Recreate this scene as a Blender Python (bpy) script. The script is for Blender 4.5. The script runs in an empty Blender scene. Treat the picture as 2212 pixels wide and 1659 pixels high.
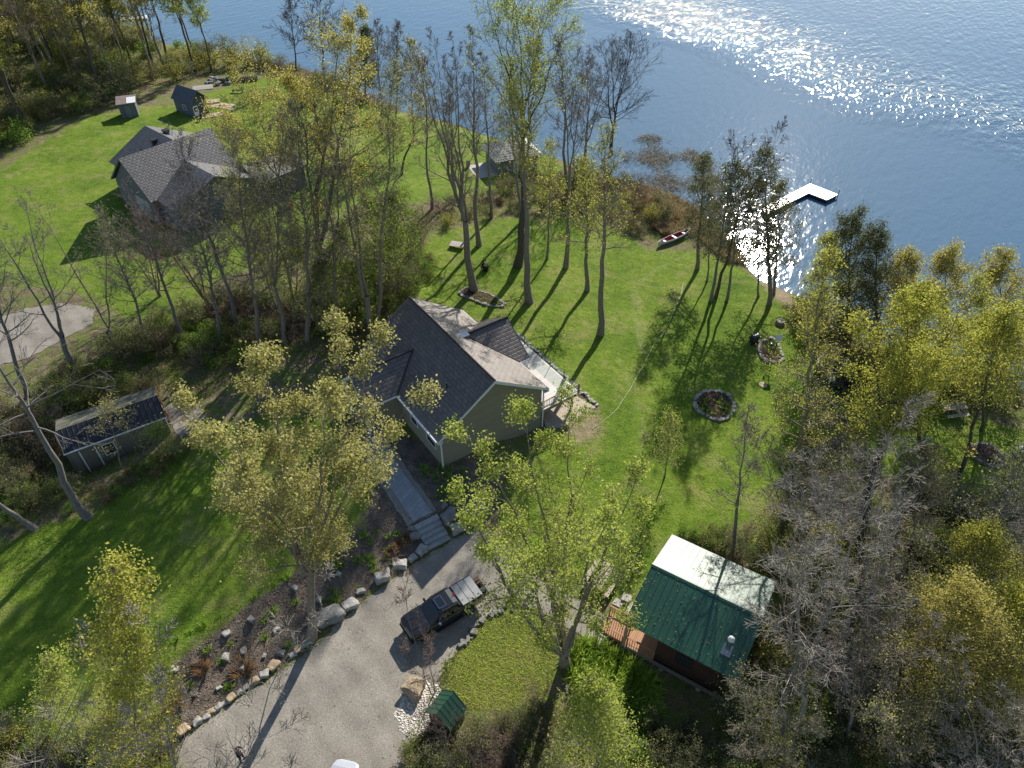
import bpy, math, random
import numpy as np
from mathutils import Vector, Matrix
from mathutils.geometry import delaunay_2d_cdt
R = math.radians
random.seed(4); rng = np.random.default_rng(4)
sc = bpy.context.scene
col = sc.collection

# ------------------------------------------------------------------ camera, sky, sun, exposure
H = 46.0; TH = R(42.0); FD = 1534.5; CX, CY = 1106.0, 829.5      # drone camera; FD = focal length in 2212 px wide picture units
cd = bpy.data.cameras.new('camera'); cam = bpy.data.objects.new('camera', cd); col.objects.link(cam)
cam.location = (0, 0, H); cam.rotation_euler = (R(90) - TH, 0, 0)
cd.sensor_width = 34.6; cd.lens = 24.0; cd.clip_end = 6000; cd.clip_start = .5
sc.camera = cam
SUN_AZ, SUN_EL = R(21.0), R(30.0)
w = bpy.data.worlds.new('World'); sc.world = w; w.use_nodes = True
wt = w.node_tree; bg = wt.nodes['Background']
sky = wt.nodes.new('ShaderNodeTexSky'); sky.sky_type = 'NISHITA'; sky.sun_disc = False
sky.sun_elevation = SUN_EL; sky.sun_rotation = SUN_AZ; sky.air_density = 1.0; sky.dust_density = .3; sky.ozone_density = 2.0
wt.links.new(sky.outputs[0], bg.inputs[0]); bg.inputs[1].default_value = .088
sd = bpy.data.lights.new('sun', 'SUN'); sd.energy = 5.0; sd.angle = R(.5); sd.color = (1, .93, .82)
so = bpy.data.objects.new('sun', sd); col.objects.link(so)
sdir = Vector((math.sin(SUN_AZ) * math.cos(SUN_EL), math.cos(SUN_AZ) * math.cos(SUN_EL), math.sin(SUN_EL)))
so.rotation_euler = sdir.to_track_quat('Z', 'Y').to_euler(); so.location = (60, 160, 90)
sc.view_settings.view_transform = 'Standard'; sc.view_settings.look = 'None'
sc.view_settings.exposure = .65; sc.view_settings.gamma = 1
sc.render.engine = 'CYCLES'
cy = sc.cycles
cy.max_bounces = 6; cy.diffuse_bounces = 2; cy.glossy_bounces = 3; cy.transmission_bounces = 4; cy.transparent_max_bounces = 6
cy.sample_clamp_indirect = 4; cy.caustics_reflective = False; cy.caustics_refractive = False
cy.use_denoising = True

# ------------------------------------------------------------------ where a picture point lies in the place
_c, _s = math.cos(TH), math.sin(TH)
def ray(x, y):
    a, b = x - CX, CY - y
    return np.array([a, FD * _c + b * _s, -FD * _s + b * _c])
def PZ(x, y, z):
    d = ray(x, y); return d * ((z - H) / d[2]) + np.array([0, 0, H])
WZ = -2.5
SHORE = [(-900, -60), (-300, -40), (0, -5), (100, 18), (230, 52), (330, 84), (450, 112), (560, 132), (650, 150), (760, 190), (870, 238), (960, 256), (1020, 280),
         (1090, 299), (1160, 322), (1240, 350), (1340, 385), (1420, 425), (1490, 455), (1545, 500), (1600, 560), (1650, 600), (1710, 625), (1780, 660),
         (1860, 715), (1930, 765), (2050, 795), (2212, 835), (2700, 900), (3600, 960)]
shore = np.array([PZ(x, y, WZ)[:2] for x, y in SHORE])
def seg_dist(p, poly, closed=False):
    p = np.atleast_2d(p); a = poly; b = np.roll(poly, -1, 0)
    if not closed: a, b = poly[:-1], poly[1:]
    best = np.full(len(p), 1e9)
    for i in range(len(a)):
        ab = b[i] - a[i]; t = np.clip(((p - a[i]) @ ab) / (ab @ ab + 1e-12), 0, 1)
        best = np.minimum(best, np.hypot(*(p - a[i] - t[:, None] * ab).T))
    return best
def inside(p, poly):
    p = np.atleast_2d(p); r = np.zeros(len(p), bool); n = len(poly)
    for i in range(n):
        x1, y1 = poly[i]; x2, y2 = poly[(i + 1) % n]
        c = (y1 > p[:, 1]) != (y2 > p[:, 1])
        with np.errstate(divide='ignore', invalid='ignore'):
            r ^= c & (p[:, 0] < (x2 - x1) * (p[:, 1] - y1) / (y2 - y1) + x1)
    return r
land = np.vstack([shore, [[400, -300], [-600, -300]]])
def sdist(p, poly): return np.where(inside(p, poly), 1, -1) * seg_dist(p, poly, True)
def sstep(x): x = np.clip(x, 0, 1); return x * x * (3 - 2 * x)
PAD = np.array([PZ(x, y, 1.0)[:2] for x, y in [(-400, 1120), (200, 1050), (420, 900), (620, 760), (800, 640), (880, 615), (1075, 820), (1050, 960), (985, 1010), (960, 1085),
       (905, 1112), (850, 1108), (780, 1135), (700, 1180), (600, 1245), (480, 1330), (330, 1440), (200, 1560), (-400, 1700)]])
def T(p):
    p = np.atleast_2d(np.asarray(p, float))[:, :2]
    s = np.where(inside(p, land), 1, -1) * seg_dist(p, shore)
    z = np.where(s > 0, WZ - .05 + .5 * sstep(s / 4) + (-.02 - (WZ + .45)) * sstep(s / 46) , WZ - .05 + np.maximum(s, -40) * .06)
    pd = sdist(p, PAD)
    z = z + 1.0 * sstep((pd + 3.2) / 3.2)
    z = z + .05 * np.sin(p[:, 0] * .35 + 1) * np.sin(p[:, 1] * .3) * sstep((p[:, 1] - 44) / 10)
    return z
def Tz(x, y): return float(T([[x, y]])[0])
def G(x, y):
    z = 0.
    for _ in range(14):
        P = PZ(x, y, z); z = .5 * z + .5 * Tz(P[0], P[1])
    return np.array([P[0], P[1], Tz(P[0], P[1])])
def wpoly(pts): return np.array([G(x, y)[:2] for x, y in pts])

# ------------------------------------------------------------------ materials
def new_mat(name):
    m = bpy.data.materials.new(name); m.use_nodes = True
    return m, m.node_tree, m.node_tree.nodes, m.node_tree.links, m.node_tree.nodes['Principled BSDF']
def noise(nt, scale, detail=5, coord=None, rough=.6):
    n = nt.nodes.new('ShaderNodeTexNoise'); n.inputs['Scale'].default_value = scale; n.inputs['Detail'].default_value = detail; n.inputs['Roughness'].default_value = rough
    if coord is not None: nt.links.new(coord, n.inputs['Vector'])
    return n.outputs['Fac']
def coords(nt, kind='Object'):
    for n in nt.nodes:
        if n.type == 'TEX_COORD': return n.outputs[kind]
    return nt.nodes.new('ShaderNodeTexCoord').outputs[kind]
def ramp(nt, fac, stops):
    r = nt.nodes.new('ShaderNodeValToRGB'); e = r.color_ramp.elements
    while len(e) < len(stops): e.new(.5)
    for i, (p, c) in enumerate(stops):
        e[i].position = p; e[i].color = (*c, 1) if len(c) == 3 else c
    nt.links.new(fac, r.inputs[0]); return r.outputs[0]
def math_n(nt, op, a, b=None, clamp=False):
    n = nt.nodes.new('ShaderNodeMath'); n.operation = op; n.use_clamp = clamp
    for i, v in enumerate((a, b)):
        if v is None: continue
        if isinstance(v, (int, float)): n.inputs[i].default_value = v
        else: nt.links.new(v, n.inputs[i])
    return n.outputs[0]
def mixc(nt, fac, a, b, mode='MIX'):
    n = nt.nodes.new('ShaderNodeMix'); n.data_type = 'RGBA'; n.blend_type = mode
    for i, v in ((0, fac), (6, a), (7, b)):
        if isinstance(v, (int, float)): n.inputs[i].default_value = v
        elif isinstance(v, tuple): n.inputs[i].default_value = (*v, 1)
        else: nt.links.new(v, n.inputs[i])
    return n.outputs[2]
def bump(nt, h, strength=.5, dist=.02):
    b = nt.nodes.new('ShaderNodeBump'); b.inputs['Strength'].default_value = strength; b.inputs['Distance'].default_value = dist
    nt.links.new(h, b.inputs['Height']); return b.outputs[0]
def M(name, c1, c2=None, scale=4, rough=.8, spec=.3, bscale=0, bd=.01, metal=0, coat=0):
    m, nt, N, L, b = new_mat(name); co = coords(nt)
    if c2 is None: c2 = tuple(x * .75 for x in c1)
    f = noise(nt, scale, 6, co); L.new(ramp(nt, f, [(.3, c2), (.7, c1)]), b.inputs['Base Color'])
    b.inputs['Roughness'].default_value = rough; b.inputs['Specular IOR Level'].default_value = spec; b.inputs['Metallic'].default_value = metal; b.inputs['Coat Weight'].default_value = coat
    if bscale: L.new(bump(nt, noise(nt, bscale, 5, co), .6, bd), b.inputs['Normal'])
    return m
def M_leaf(name, ca, cb, cc, trans=.5):
    m, nt, N, L, b = new_mat(name); N.remove(b); out = N['Material Output']
    at = N.new('ShaderNodeAttribute'); at.attribute_name = 'tint'
    c = ramp(nt, at.outputs['Fac'], [(0, ca), (.5, cb), (1, cc)])
    d = N.new('ShaderNodeBsdfDiffuse'); t = N.new('ShaderNodeBsdfTranslucent'); mx = N.new('ShaderNodeMixShader')
    L.new(c, d.inputs[0]); L.new(mixc(nt, 1.0, c, (1.0, 1.0, .8), 'MULTIPLY'), t.inputs[0])
    mx.inputs[0].default_value = trans; L.new(d.outputs[0], mx.inputs[1]); L.new(t.outputs[0], mx.inputs[2]); L.new(mx.outputs[0], out.inputs[0])
    return m
def M_bark(name, c1, c2):
    m, nt, N, L, b = new_mat(name); co = coords(nt)
    mp = N.new('ShaderNodeMapping'); mp.inputs['Scale'].default_value = (6, 6, 1.2); L.new(co, mp.inputs[0])
    f = noise(nt, 2.2, 7, mp.outputs[0], .7); L.new(ramp(nt, f, [(.3, c2), (.65, c1)]), b.inputs['Base Color'])
    b.inputs['Roughness'].default_value = .9; b.inputs['Specular IOR Level'].default_value = .15
    L.new(bump(nt, f, .8, .03), b.inputs['Normal']); return m
def M_shingle(name, c1, c2, cm):
    m, nt, N, L, b = new_mat(name); uv = coords(nt, 'UV')
    br = N.new('ShaderNodeTexBrick'); L.new(uv, br.inputs['Vector'])
    br.inputs['Color1'].default_value = (*c1, 1); br.inputs['Color2'].default_value = (*c2, 1); br.inputs['Mortar'].default_value = (*cm, 1)
    br.inputs['Scale'].default_value = 1; br.inputs['Brick Width'].default_value = .62; br.inputs['Row Height'].default_value = .34; br.inputs['Mortar Size'].default_value = .05; br.inputs['Mortar Smooth'].default_value = .4; br.inputs['Bias'].default_value = -.1
    f = noise(nt, 1.3, 6, uv); c = mixc(nt, .5, br.outputs[0], ramp(nt, f, [(.3, tuple(x * .8 for x in c1)), (.7, tuple(x * 1.2 for x in c2))]))
    L.new(c, b.inputs['Base Color']); b.inputs['Roughness'].default_value = .5; b.inputs['Specular IOR Level'].default_value = .75
    L.new(bump(nt, math_n(nt, 'SUBTRACT', math_n(nt, 'MULTIPLY', noise(nt, 60, 3, uv), .4), br.outputs['Fac']), .8, .03), b.inputs['Normal']); return m
def M_lines(name, c1, c2, axis, period, rough=.75, spec=.3, depth=.012, duty=.12, dark=.5):
    """boards or siding: a groove every `period` metres along an object axis"""
    m, nt, N, L, b = new_mat(name); co = coords(nt)
    s = N.new('ShaderNodeSeparateXYZ'); L.new(co, s.inputs[0])
    q = math_n(nt, 'DIVIDE', s.outputs[axis], period); fr = math_n(nt, 'FRACT', q); fl = math_n(nt, 'FLOOR', q)
    g = math_n(nt, 'LESS_THAN', fr, duty)
    wn = N.new('ShaderNodeTexWhiteNoise'); wn.noise_dimensions = '1D'; L.new(fl, wn.inputs['W'])
    f = math_n(nt, 'ADD', math_n(nt, 'MULTIPLY', wn.outputs[0], .5), math_n(nt, 'MULTIPLY', noise(nt, 3, 6, co), .6))
    c = ramp(nt, f, [(.2, c2), (.8, c1)])
    L.new(mixc(nt, g, c, mixc(nt, 1., c, (dark, dark, dark), 'MULTIPLY')), b.inputs['Base Color'])
    b.inputs['Roughness'].default_value = rough; b.inputs['Specular IOR Level'].default_value = spec
    L.new(bump(nt, math_n(nt, 'SUBTRACT', math_n(nt, 'MULTIPLY', noise(nt, 40, 4, co), .15), g), .7, depth), b.inputs['Normal']); return m

MT = {}
MT['bark'] = M_bark('grey_bark', (.31, .27, .22), (.12, .102, .085))
MT['bark_dark'] = M_bark('dark_bark', (.14, .12, .10), (.05, .042, .036))
MT['bark_pale'] = M_bark('pale_grey_bark', (.235, .22, .205), (.10, .094, .088))
MT['bark_silver'] = M_bark('silver_bark', (.37, .335, .285), (.16, .145, .125))
MT['twig_red'] = M_bark('reddish_twig', (.26, .19, .16), (.12, .085, .075))
MT['olive'] = M_leaf('olive_yellow_leaves', (.28, .27, .095), (.44, .42, .16), (.58, .54, .25))
MT['lime'] = M_leaf('lime_leaves', (.25, .32, .06), (.40, .47, .10), (.56, .58, .19))
MT['gold'] = M_leaf('golden_leaves', (.30, .27, .075), (.44, .40, .12), (.57, .51, .20))
MT['yellow'] = M_leaf('yellow_green_leaves', (.27, .29, .06), (.43, .44, .09), (.58, .55, .15))
MT['green'] = M_leaf('fresh_green_leaves', (.15, .21, .05), (.25, .32, .08), (.38, .43, .14))
MT['sage'] = M_leaf('grey_green_leaves', (.16, .18, .085), (.26, .28, .13), (.38, .39, .20))
MT['brush'] = M_leaf('brown_green_leaves', (.15, .13, .07), (.24, .21, .105), (.34, .32, .17), .4)
MT['cedar'] = M_leaf('cedar_sprays', (.075, .09, .038), (.14, .155, .065), (.23, .24, .11), .4)
MT['bright'] = M_leaf('bright_green_leaves', (.15, .28, .03), (.24, .42, .05), (.36, .52, .10))
MT['straw'] = M_leaf('dry_grass_blades', (.22, .17, .10), (.34, .27, .17), (.48, .39, .27), .3)
MT['rust'] = M_leaf('rusty_grass_blades', (.25, .14, .075), (.33, .20, .11), (.42, .29, .18), .3)
MT['weed'] = M_leaf('weed_leaves', (.17, .22, .045), (.27, .33, .07), (.38, .42, .12))
MT['rough_turf'] = M_leaf('rough_turf_blades', (.34, .42, .065), (.50, .58, .10), (.64, .66, .2), .4)
MT['turf'] = M_leaf('turf_blades', (.16, .23, .035), (.25, .33, .055), (.40, .42, .13), .4)
MT['reed'] = M_leaf('reed_blades', (.14, .12, .085), (.30, .26, .20), (.52, .46, .37), .3)
MT['lily'] = M_leaf('lily_leaves', (.20, .32, .04), (.32, .46, .07), (.46, .55, .14))
MT['petal'] = M_leaf('yellow_flowers', (.6, .5, .02), (.7, .6, .03), (.75, .68, .06), .2)
MT['stone'] = M('pale_limestone', (.50, .48, .44), (.27, .26, .24), 2.2, .85, .25, 9, .05)
MT['stone_tan'] = M('tan_stone', (.48, .38, .25), (.30, .23, .15), 1.6, .85, .25, 7, .05)
MT['stone_grey'] = M('grey_stone', (.30, .29, .27), (.16, .155, .15), 2.0, .85, .25, 9, .05)
MT['slab'] = M('grey_cut_stone', (.36, .37, .38), (.25, .26, .27), 3, .8, .3, 12, .02)
MT['white'] = M('white_paint', (.78, .79, .80), (.70, .71, .72), 3, .5, .4)
MT['black'] = M('black_plastic', (.025, .025, .028), (.015, .015, .017), 5, .45, .4)
MT['dark_metal'] = M('dark_metal', (.06, .06, .065), None, 5, .4, .5, metal=.6)
MT['steel'] = M('bright_steel', (.62, .62, .63), (.5, .5, .52), 6, .25, .5, metal=1)
MT['soil'] = M('brown_mulch_soil', (.085, .055, .042), (.035, .025, .02), 6, .95, .1, 40, .05)
MT['paver'] = None

# ------------------------------------------------------------------ mesh helpers
def tag(o, label=None, cat=None, group=None, kind=None):
    for k, v in (('label', label), ('category', cat), ('group', group), ('kind', kind)):
        if v: o[k] = v
    return o
def fast_mesh(name, V, F, mat=None, smooth=False, tint=None, uv=None):
    """V (n,3), F list of int arrays (m,k)"""
    me = bpy.data.meshes.new(name)
    V = np.asarray(V, np.float32); Fs = [np.asarray(f, np.int32) for f in (F if isinstance(F, list) else [F]) if len(f)]
    me.vertices.add(len(V)); me.vertices.foreach_set('co', V.ravel())
    li = np.concatenate([f.ravel() for f in Fs]); tot = np.concatenate([np.full(len(f), f.shape[1], np.int32) for f in Fs])
    st = np.concatenate([[0], np.cumsum(tot)[:-1]]).astype(np.int32)
    me.loops.add(len(li)); me.loops.foreach_set('vertex_index', li)
    me.polygons.add(len(tot)); me.polygons.foreach_set('loop_start', st); me.polygons.foreach_set('loop_total', tot)
    if smooth: me.polygons.foreach_set('use_smooth', np.ones(len(tot), bool))
    if tint is not None:
        a = me.attributes.new('tint', 'FLOAT', 'POINT'); a.data.foreach_set('value', np.asarray(tint, np.float32))
    if uv is not None:
        u = me.uv_layers.new(name='UVMap'); u.data.foreach_set('uv', np.asarray(uv, np.float32)[li].ravel())
    me.update(calc_edges=True); me.validate()
    if mat: me.materials.append(mat)
    return me
def link(name, me, parent=None, loc=None, rz=0):
    o = bpy.data.objects.new(name, me); col.objects.link(o)
    if parent: o.parent = parent
    if loc is not None: o.location = loc
    if rz: o.rotation_euler = (0, 0, rz)
    return o
def thing(name, label, cat, loc=(0, 0, 0), rz=0, group=None, scale=None):
    o = link(name, None, None, loc, rz); o.empty_display_size = .3
    if scale: o.scale = scale
    return tag(o, label, cat, group)
def dup(root, loc, rz=0, label=None, group=None, scale=None):
    r = root.copy(); col.objects.link(r); r.location = loc; r.rotation_euler = (0, 0, rz)
    if scale: r.scale = scale
    if label: r['label'] = label
    if group: r['group'] = group
    for ch in list(root.children):
        c = ch.copy(); col.objects.link(c); c.parent = r
        for g in ch.children:
            d = g.copy(); col.objects.link(d); d.parent = c
    return r
class MB:
    def __init__(s): s.v = []; s.f = []; s.uv = []
    def add(s, vs, fs, uvs=None):
        n = len(s.v); s.v += [tuple(map(float, v)) for v in vs]; s.f += [tuple(i + n for i in f) for f in fs]
        s.uv += list(uvs) if uvs else [(v[0], v[1]) for v in vs]; return s
    def box(s, x0, x1, y0, y1, z0, z1):
        return s.add([(x0, y0, z0), (x1, y0, z0), (x1, y1, z0), (x0, y1, z0), (x0, y0, z1), (x1, y0, z1), (x1, y1, z1), (x0, y1, z1)],
                     [(3, 2, 1, 0), (4, 5, 6, 7), (0, 1, 5, 4), (1, 2, 6, 5), (2, 3, 7, 6), (3, 0, 4, 7)])
    def slab(s, q, t=.15):
        """q: 4 top corners, first edge along the eave; extruded down by t"""
        q = [Vector(p) for p in q]; e = (q[1] - q[0]); L = e.length; up = q[3] - q[0]; n = e.cross(up).normalized()
        if n.z < 0: n = -n
        eu = e / L; vu = (up - eu * up.dot(eu)); vu.normalize()
        lo = [p - n * t for p in q]; uv = [((p - q[0]).dot(eu) + 50, (p - q[0]).dot(vu) + 50) for p in q]
        return s.add(q + lo, [(0, 1, 2, 3), (7, 6, 5, 4), (0, 4, 5, 1), (1, 5, 6, 2), (2, 6, 7, 3), (3, 7, 4, 0)], uv + uv)
    def prism(s, prof, axis, a0, a1):
        """profile of 2-D points (other horizontal, z) extruded along axis 0 (x) or 1 (y)"""
        n = len(prof); P = lambda a, p: (a, p[0], p[1]) if axis == 0 else (p[0], a, p[1])
        vs = [P(a0, p) for p in prof] + [P(a1, p) for p in prof]
        return s.add(vs, [tuple(range(n))[::-1], tuple(range(n, 2 * n))] + [(i, (i + 1) % n, n + (i + 1) % n, n + i) for i in range(n)])
    def cyl(s, p0, p1, r0, r1=None, n=8):
        r1 = r0 if r1 is None else r1; p0, p1 = Vector(p0), Vector(p1); d = (p1 - p0).normalized(); a = d.orthogonal().normalized(); b = d.cross(a); vs = []
        for p, r in ((p0, r0), (p1, r1)):
            vs += [p + (a * math.cos(i * 2 * math.pi / n) + b * math.sin(i * 2 * math.pi / n)) * r for i in range(n)]
        return s.add(vs, [(i, (i + 1) % n, n + (i + 1) % n, n + i) for i in range(n)] + [tuple(range(n))[::-1], tuple(range(n, 2 * n))])
    def build(s, name, mat, parent=None, loc=None, rz=0, bevel=0, smooth=False):
        me = bpy.data.meshes.new(name); me.from_pydata(s.v, [], s.f); me.materials.append(mat)
        u = me.uv_layers.new(name='UVMap'); li = np.empty(len(me.loops), np.int32); me.loops.foreach_get('vertex_index', li)
        u.data.foreach_set('uv', np.array(s.uv, np.float32)[li].ravel())
        import bmesh
        bm = bmesh.new(); bm.from_mesh(me); bmesh.ops.recalc_face_normals(bm, faces=bm.faces)
        if bevel: bmesh.ops.bevel(bm, geom=bm.edges[:], offset=bevel, segments=2, affect='EDGES', clamp_overlap=True)
        bm.to_mesh(me); bm.free()
        if smooth: me.polygons.foreach_set('use_smooth', np.ones(len(me.polygons), bool))
        return link(name, me, parent, loc, rz)

# ------------------------------------------------------------------ the ground sheet
LAWN = [wpoly(p) for p in [
    [(-300, 1260), (0, 1180), (100, 1130), (200, 1105), (330, 1015), (450, 935), (560, 900), (700, 900), (800, 1000), (820, 1080), (760, 1130), (740, 1160), (600, 1262), (480, 1345), (360, 1440), (320, 1520), (220, 1590), (60, 1610), (-300, 1640)],
    [(900, 640), (880, 560), (940, 505), (1000, 490), (1100, 470), (1280, 470), (1400, 540), (1490, 540), (1560, 560), (1610, 585), (1660, 625), (1740, 700), (1770, 760), (1760, 850), (1730, 950), (1710, 1020), (1660, 1080), (1600, 1140), (1450, 1165), (1400, 1260), (1345, 1310), (1290, 1290), (1220, 1240), (1120, 1200), (1080, 1120), (1100, 1000), (1230, 905), (1300, 885), (1120, 730), (1030, 690)],
    [(-300, 470), (0, 370), (60, 330), (180, 256), (260, 238), (330, 228), (400, 222), (440, 205), (490, 188), (530, 170), (600, 168), (700, 196), (870, 246), (1000, 276), (1090, 303), (1160, 330), (1220, 365), (1160, 410), (1000, 425), (900, 440), (820, 420), (700, 480), (660, 540), (500, 590), (420, 640), (350, 700), (280, 690), (200, 640), (0, 610), (-300, 600)],
    [(1870, 935), (1990, 880), (2100, 900), (2300, 960), (2300, 1060), (2080, 1075), (1980, 1040), (1900, 1020)],
    [(1130, 1312), (1190, 1338), (1205, 1400), (1190, 1480), (1150, 1540), (1000, 1530), (960, 1490), (958, 1440), (1000, 1395), (1040, 1340)]]]
MULCH = [wpoly(p) for p in [
    [(395, 1592), (345, 1520), (360, 1450), (420, 1402), (480, 1358), (540, 1302), (600, 1268), (680, 1205), (740, 1165), (790, 1140), (800, 1060), (830, 1040), (895, 1130), (920, 1180), (850, 1235), (740, 1325), (640, 1415), (520, 1495)],
    [(840, 930), (900, 950), (960, 990), (1040, 1010), (1080, 1060), (1040, 1120), (945, 1115), (870, 1015)],
    [(1122, 727), (1215, 808), (1296, 880), (1276, 893), (1190, 818), (1108, 742)]]]
SAND = [wpoly([(1800, 770), (1950, 765), (2000, 800), (1900, 850), (1820, 840)]), wpoly([(1600, 560), (1680, 650), (1720, 660), (1700, 620), (1640, 575)]),
        wpoly([(1230, 890), (1290, 885), (1300, 940), (1250, 960), (1200, 930)])]
TRACKS = [wpoly(p) for p in [[(1490, 545), (1420, 580), (1375, 615), (1385, 700), (1400, 760)], [(1470, 556), (1405, 590), (1365, 630), (1372, 705), (1388, 765)], [(1330, 760), (1390, 900), (1380, 1000)], [(300, 690), (420, 640)]]]
gx = np.concatenate([np.linspace(-600, -152, 30), np.arange(-150, 112, .5), np.linspace(114, 600, 30)])
gy = np.concatenate([np.linspace(-300, 2, 20), np.arange(4, 200, .5), np.linspace(202, 420, 12)])
X, Y = np.meshgrid(gx, gy); P2 = np.stack([X.ravel(), Y.ravel()], 1)
Z = T(P2); nx, ny = len(gx), len(gy)
I = np.arange(nx * ny).reshape(ny, nx); Fq = np.stack([I[:-1, :-1], I[:-1, 1:], I[1:, 1:], I[1:, :-1]], -1).reshape(-1, 4)
me = fast_mesh('ground', np.column_stack([P2, Z]), Fq, smooth=True)
def union(polys): return np.max([np.clip(sdist(P2, q), -6, 6) for q in polys], 0)
for nm, arr in (('lawn', union(LAWN)), ('mulch', union(MULCH)), ('sand', union(SAND)), ('shore', np.clip(np.where(inside(P2, land), 1, -1) * seg_dist(P2, shore), -6, 60)),
                ('track', np.min([np.clip(seg_dist(P2, q), 0, 6) for q in TRACKS], 0))):
    a = me.attributes.new(nm, 'FLOAT', 'POINT'); a.data.foreach_set('value', arr.astype(np.float32))
m, nt, N, L, b = new_mat('ground_soil_and_grass'); co = coords(nt)
def attr(nm):
    a = N.new('ShaderNodeAttribute'); a.attribute_name = nm; return a.outputs['Fac']
def edge(a, jit, jscale, soft):
    """soft mask: 1 where the signed distance a is positive, with a ragged border"""
    v = math_n(nt, 'ADD', a, math_n(nt, 'MULTIPLY', math_n(nt, 'SUBTRACT', noise(nt, jscale, 4, co), .5), jit))
    return math_n(nt, 'ADD', math_n(nt, 'DIVIDE', v, soft), .5, True)
n_big = noise(nt, .16, 4, co); n_mid = noise(nt, 1.1, 6, co, .7); n_fine = noise(nt, 7, 5, co, .75)
grass_f = math_n(nt, 'ADD', math_n(nt, 'ADD', math_n(nt, 'MULTIPLY', n_big, .35), math_n(nt, 'MULTIPLY', n_mid, .35)), math_n(nt, 'MULTIPLY', n_fine, .3))
grass = ramp(nt, grass_f, [(.33, (.042, .088, .010)), (.43, (.088, .158, .015)), (.54, (.158, .232, .026)), (.67, (.31, .31, .09))])
trk = math_n(nt, 'MULTIPLY', math_n(nt, 'SUBTRACT', 1, math_n(nt, 'DIVIDE', attr('track'), .35), True), math_n(nt, 'MULTIPLY', n_mid, .6))
worn = math_n(nt, 'MULTIPLY', math_n(nt, 'SUBTRACT', math_n(nt, 'ADD', math_n(nt, 'MULTIPLY', noise(nt, .33, 4, co, .65), .7), math_n(nt, 'MULTIPLY', n_fine, .3)), .51), 6, True)
grass = mixc(nt, math_n(nt, 'MULTIPLY', worn, .75), grass, (.29, .255, .11))
dk_ = math_n(nt, 'MULTIPLY', math_n(nt, 'SUBTRACT', noise(nt, .8, 5, co, .75), .56), 8, True)
grass = mixc(nt, math_n(nt, 'MULTIPLY', dk_, .5), grass, (.05, .10, .012))
grass = mixc(nt, trk, grass, (.31, .32, .15))
lit = ramp(nt, math_n(nt, 'ADD', math_n(nt, 'MULTIPLY', n_mid, .5), math_n(nt, 'MULTIPLY', n_fine, .5)), [(.32, (.06, .05, .032)), (.45, (.14, .11, .07)), (.55, (.23, .185, .12)), (.68, (.36, .30, .21))])
wildgreen = math_n(nt, 'MULTIPLY', math_n(nt, 'SUBTRACT', noise(nt, .5, 5, co, .7), .44), 9, True)
wild = mixc(nt, math_n(nt, 'MULTIPLY', wildgreen, .8), lit, ramp(nt, n_fine, [(.3, (.07, .105, .02)), (.6, (.16, .21, .04)), (.8, (.26, .28, .085))]))
mul = ramp(nt, math_n(nt, 'ADD', math_n(nt, 'MULTIPLY', n_mid, .45), math_n(nt, 'MULTIPLY', noise(nt, 14, 5, co, .8), .55)), [(.35, (.05, .043, .04)), (.48, (.12, .10, .088)), (.6, (.24, .195, .155)), (.72, (.40, .33, .25))])
sand = ramp(nt, n_mid, [(.3, (.20, .15, .10)), (.7, (.38, .30, .21))])
c = mixc(nt, edge(attr('lawn'), 1.6, 1.4, .8), wild, grass)
c = mixc(nt, edge(attr('mulch'), .5, 2.5, .25), c, mul)
c = mixc(nt, math_n(nt, 'MULTIPLY', edge(attr('sand'), 2.2, 1.2, 1.2), .85), c, sand)
wet = math_n(nt, 'SUBTRACT', 1, math_n(nt, 'DIVIDE', attr('shore'), 1.2), True)
c = mixc(nt, wet, c, (.05, .042, .03))
L.new(c, b.inputs['Base Color']); b.inputs['Roughness'].default_value = .95; b.inputs['Specular IOR Level'].default_value = .12
L.new(bump(nt, math_n(nt, 'ADD', math_n(nt, 'MULTIPLY', n_mid, 1.0), math_n(nt, 'MULTIPLY', n_fine, .6)), 1.0, .16), b.inputs['Normal'])
me.materials.append(m); tag(link('ground', me), kind='structure')

# ------------------------------------------------------------------ water
V = np.array([[-1500, -300, WZ], [1500, -300, WZ], [1500, 2600, WZ], [-1500, 2600, WZ]])
me = fast_mesh('water', V, np.array([[0, 1, 2, 3]]))
m, nt, N, L, b = new_mat('lake_water'); co = coords(nt)
def line_n(p, q):
    """signed distance (m) to the line through two picture points on the water, positive on the far side"""
    A, B = PZ(*p, WZ)[:2], PZ(*q, WZ)[:2]; d = (B - A) / np.linalg.norm(B - A); n = np.array([-d[1], d[0]])
    if n[1] < 0: n = -n
    dp = N.new('ShaderNodeVectorMath'); dp.operation = 'DOT_PRODUCT'; L.new(co, dp.inputs[0]); dp.inputs[1].default_value = (n[0], n[1], 0)
    return math_n(nt, 'SUBTRACT', dp.outputs['Value'], float(n @ A))
wob = math_n(nt, 'MULTIPLY', math_n(nt, 'SUBTRACT', noise(nt, .03, 3, co), .5), 26)
lo = math_n(nt, 'DIVIDE', math_n(nt, 'ADD', line_n((1380, 85), (1950, 300)), wob), 16, True)
hi = math_n(nt, 'SUBTRACT', 1, math_n(nt, 'DIVIDE', math_n(nt, 'ADD', line_n((1430, 5), (2200, 290)), wob), 26), True)
band = math_n(nt, 'MULTIPLY', lo, hi)
mp = N.new('ShaderNodeMapping'); mp.vector_type = 'TEXTURE'; mp.inputs['Rotation'].default_value = (0, 0, R(-27)); mp.inputs['Scale'].default_value = (.85, 2.1, 1); L.new(co, mp.inputs[0])
w1 = noise(nt, 1.0, 1.8, mp.outputs[0], .5)
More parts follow.
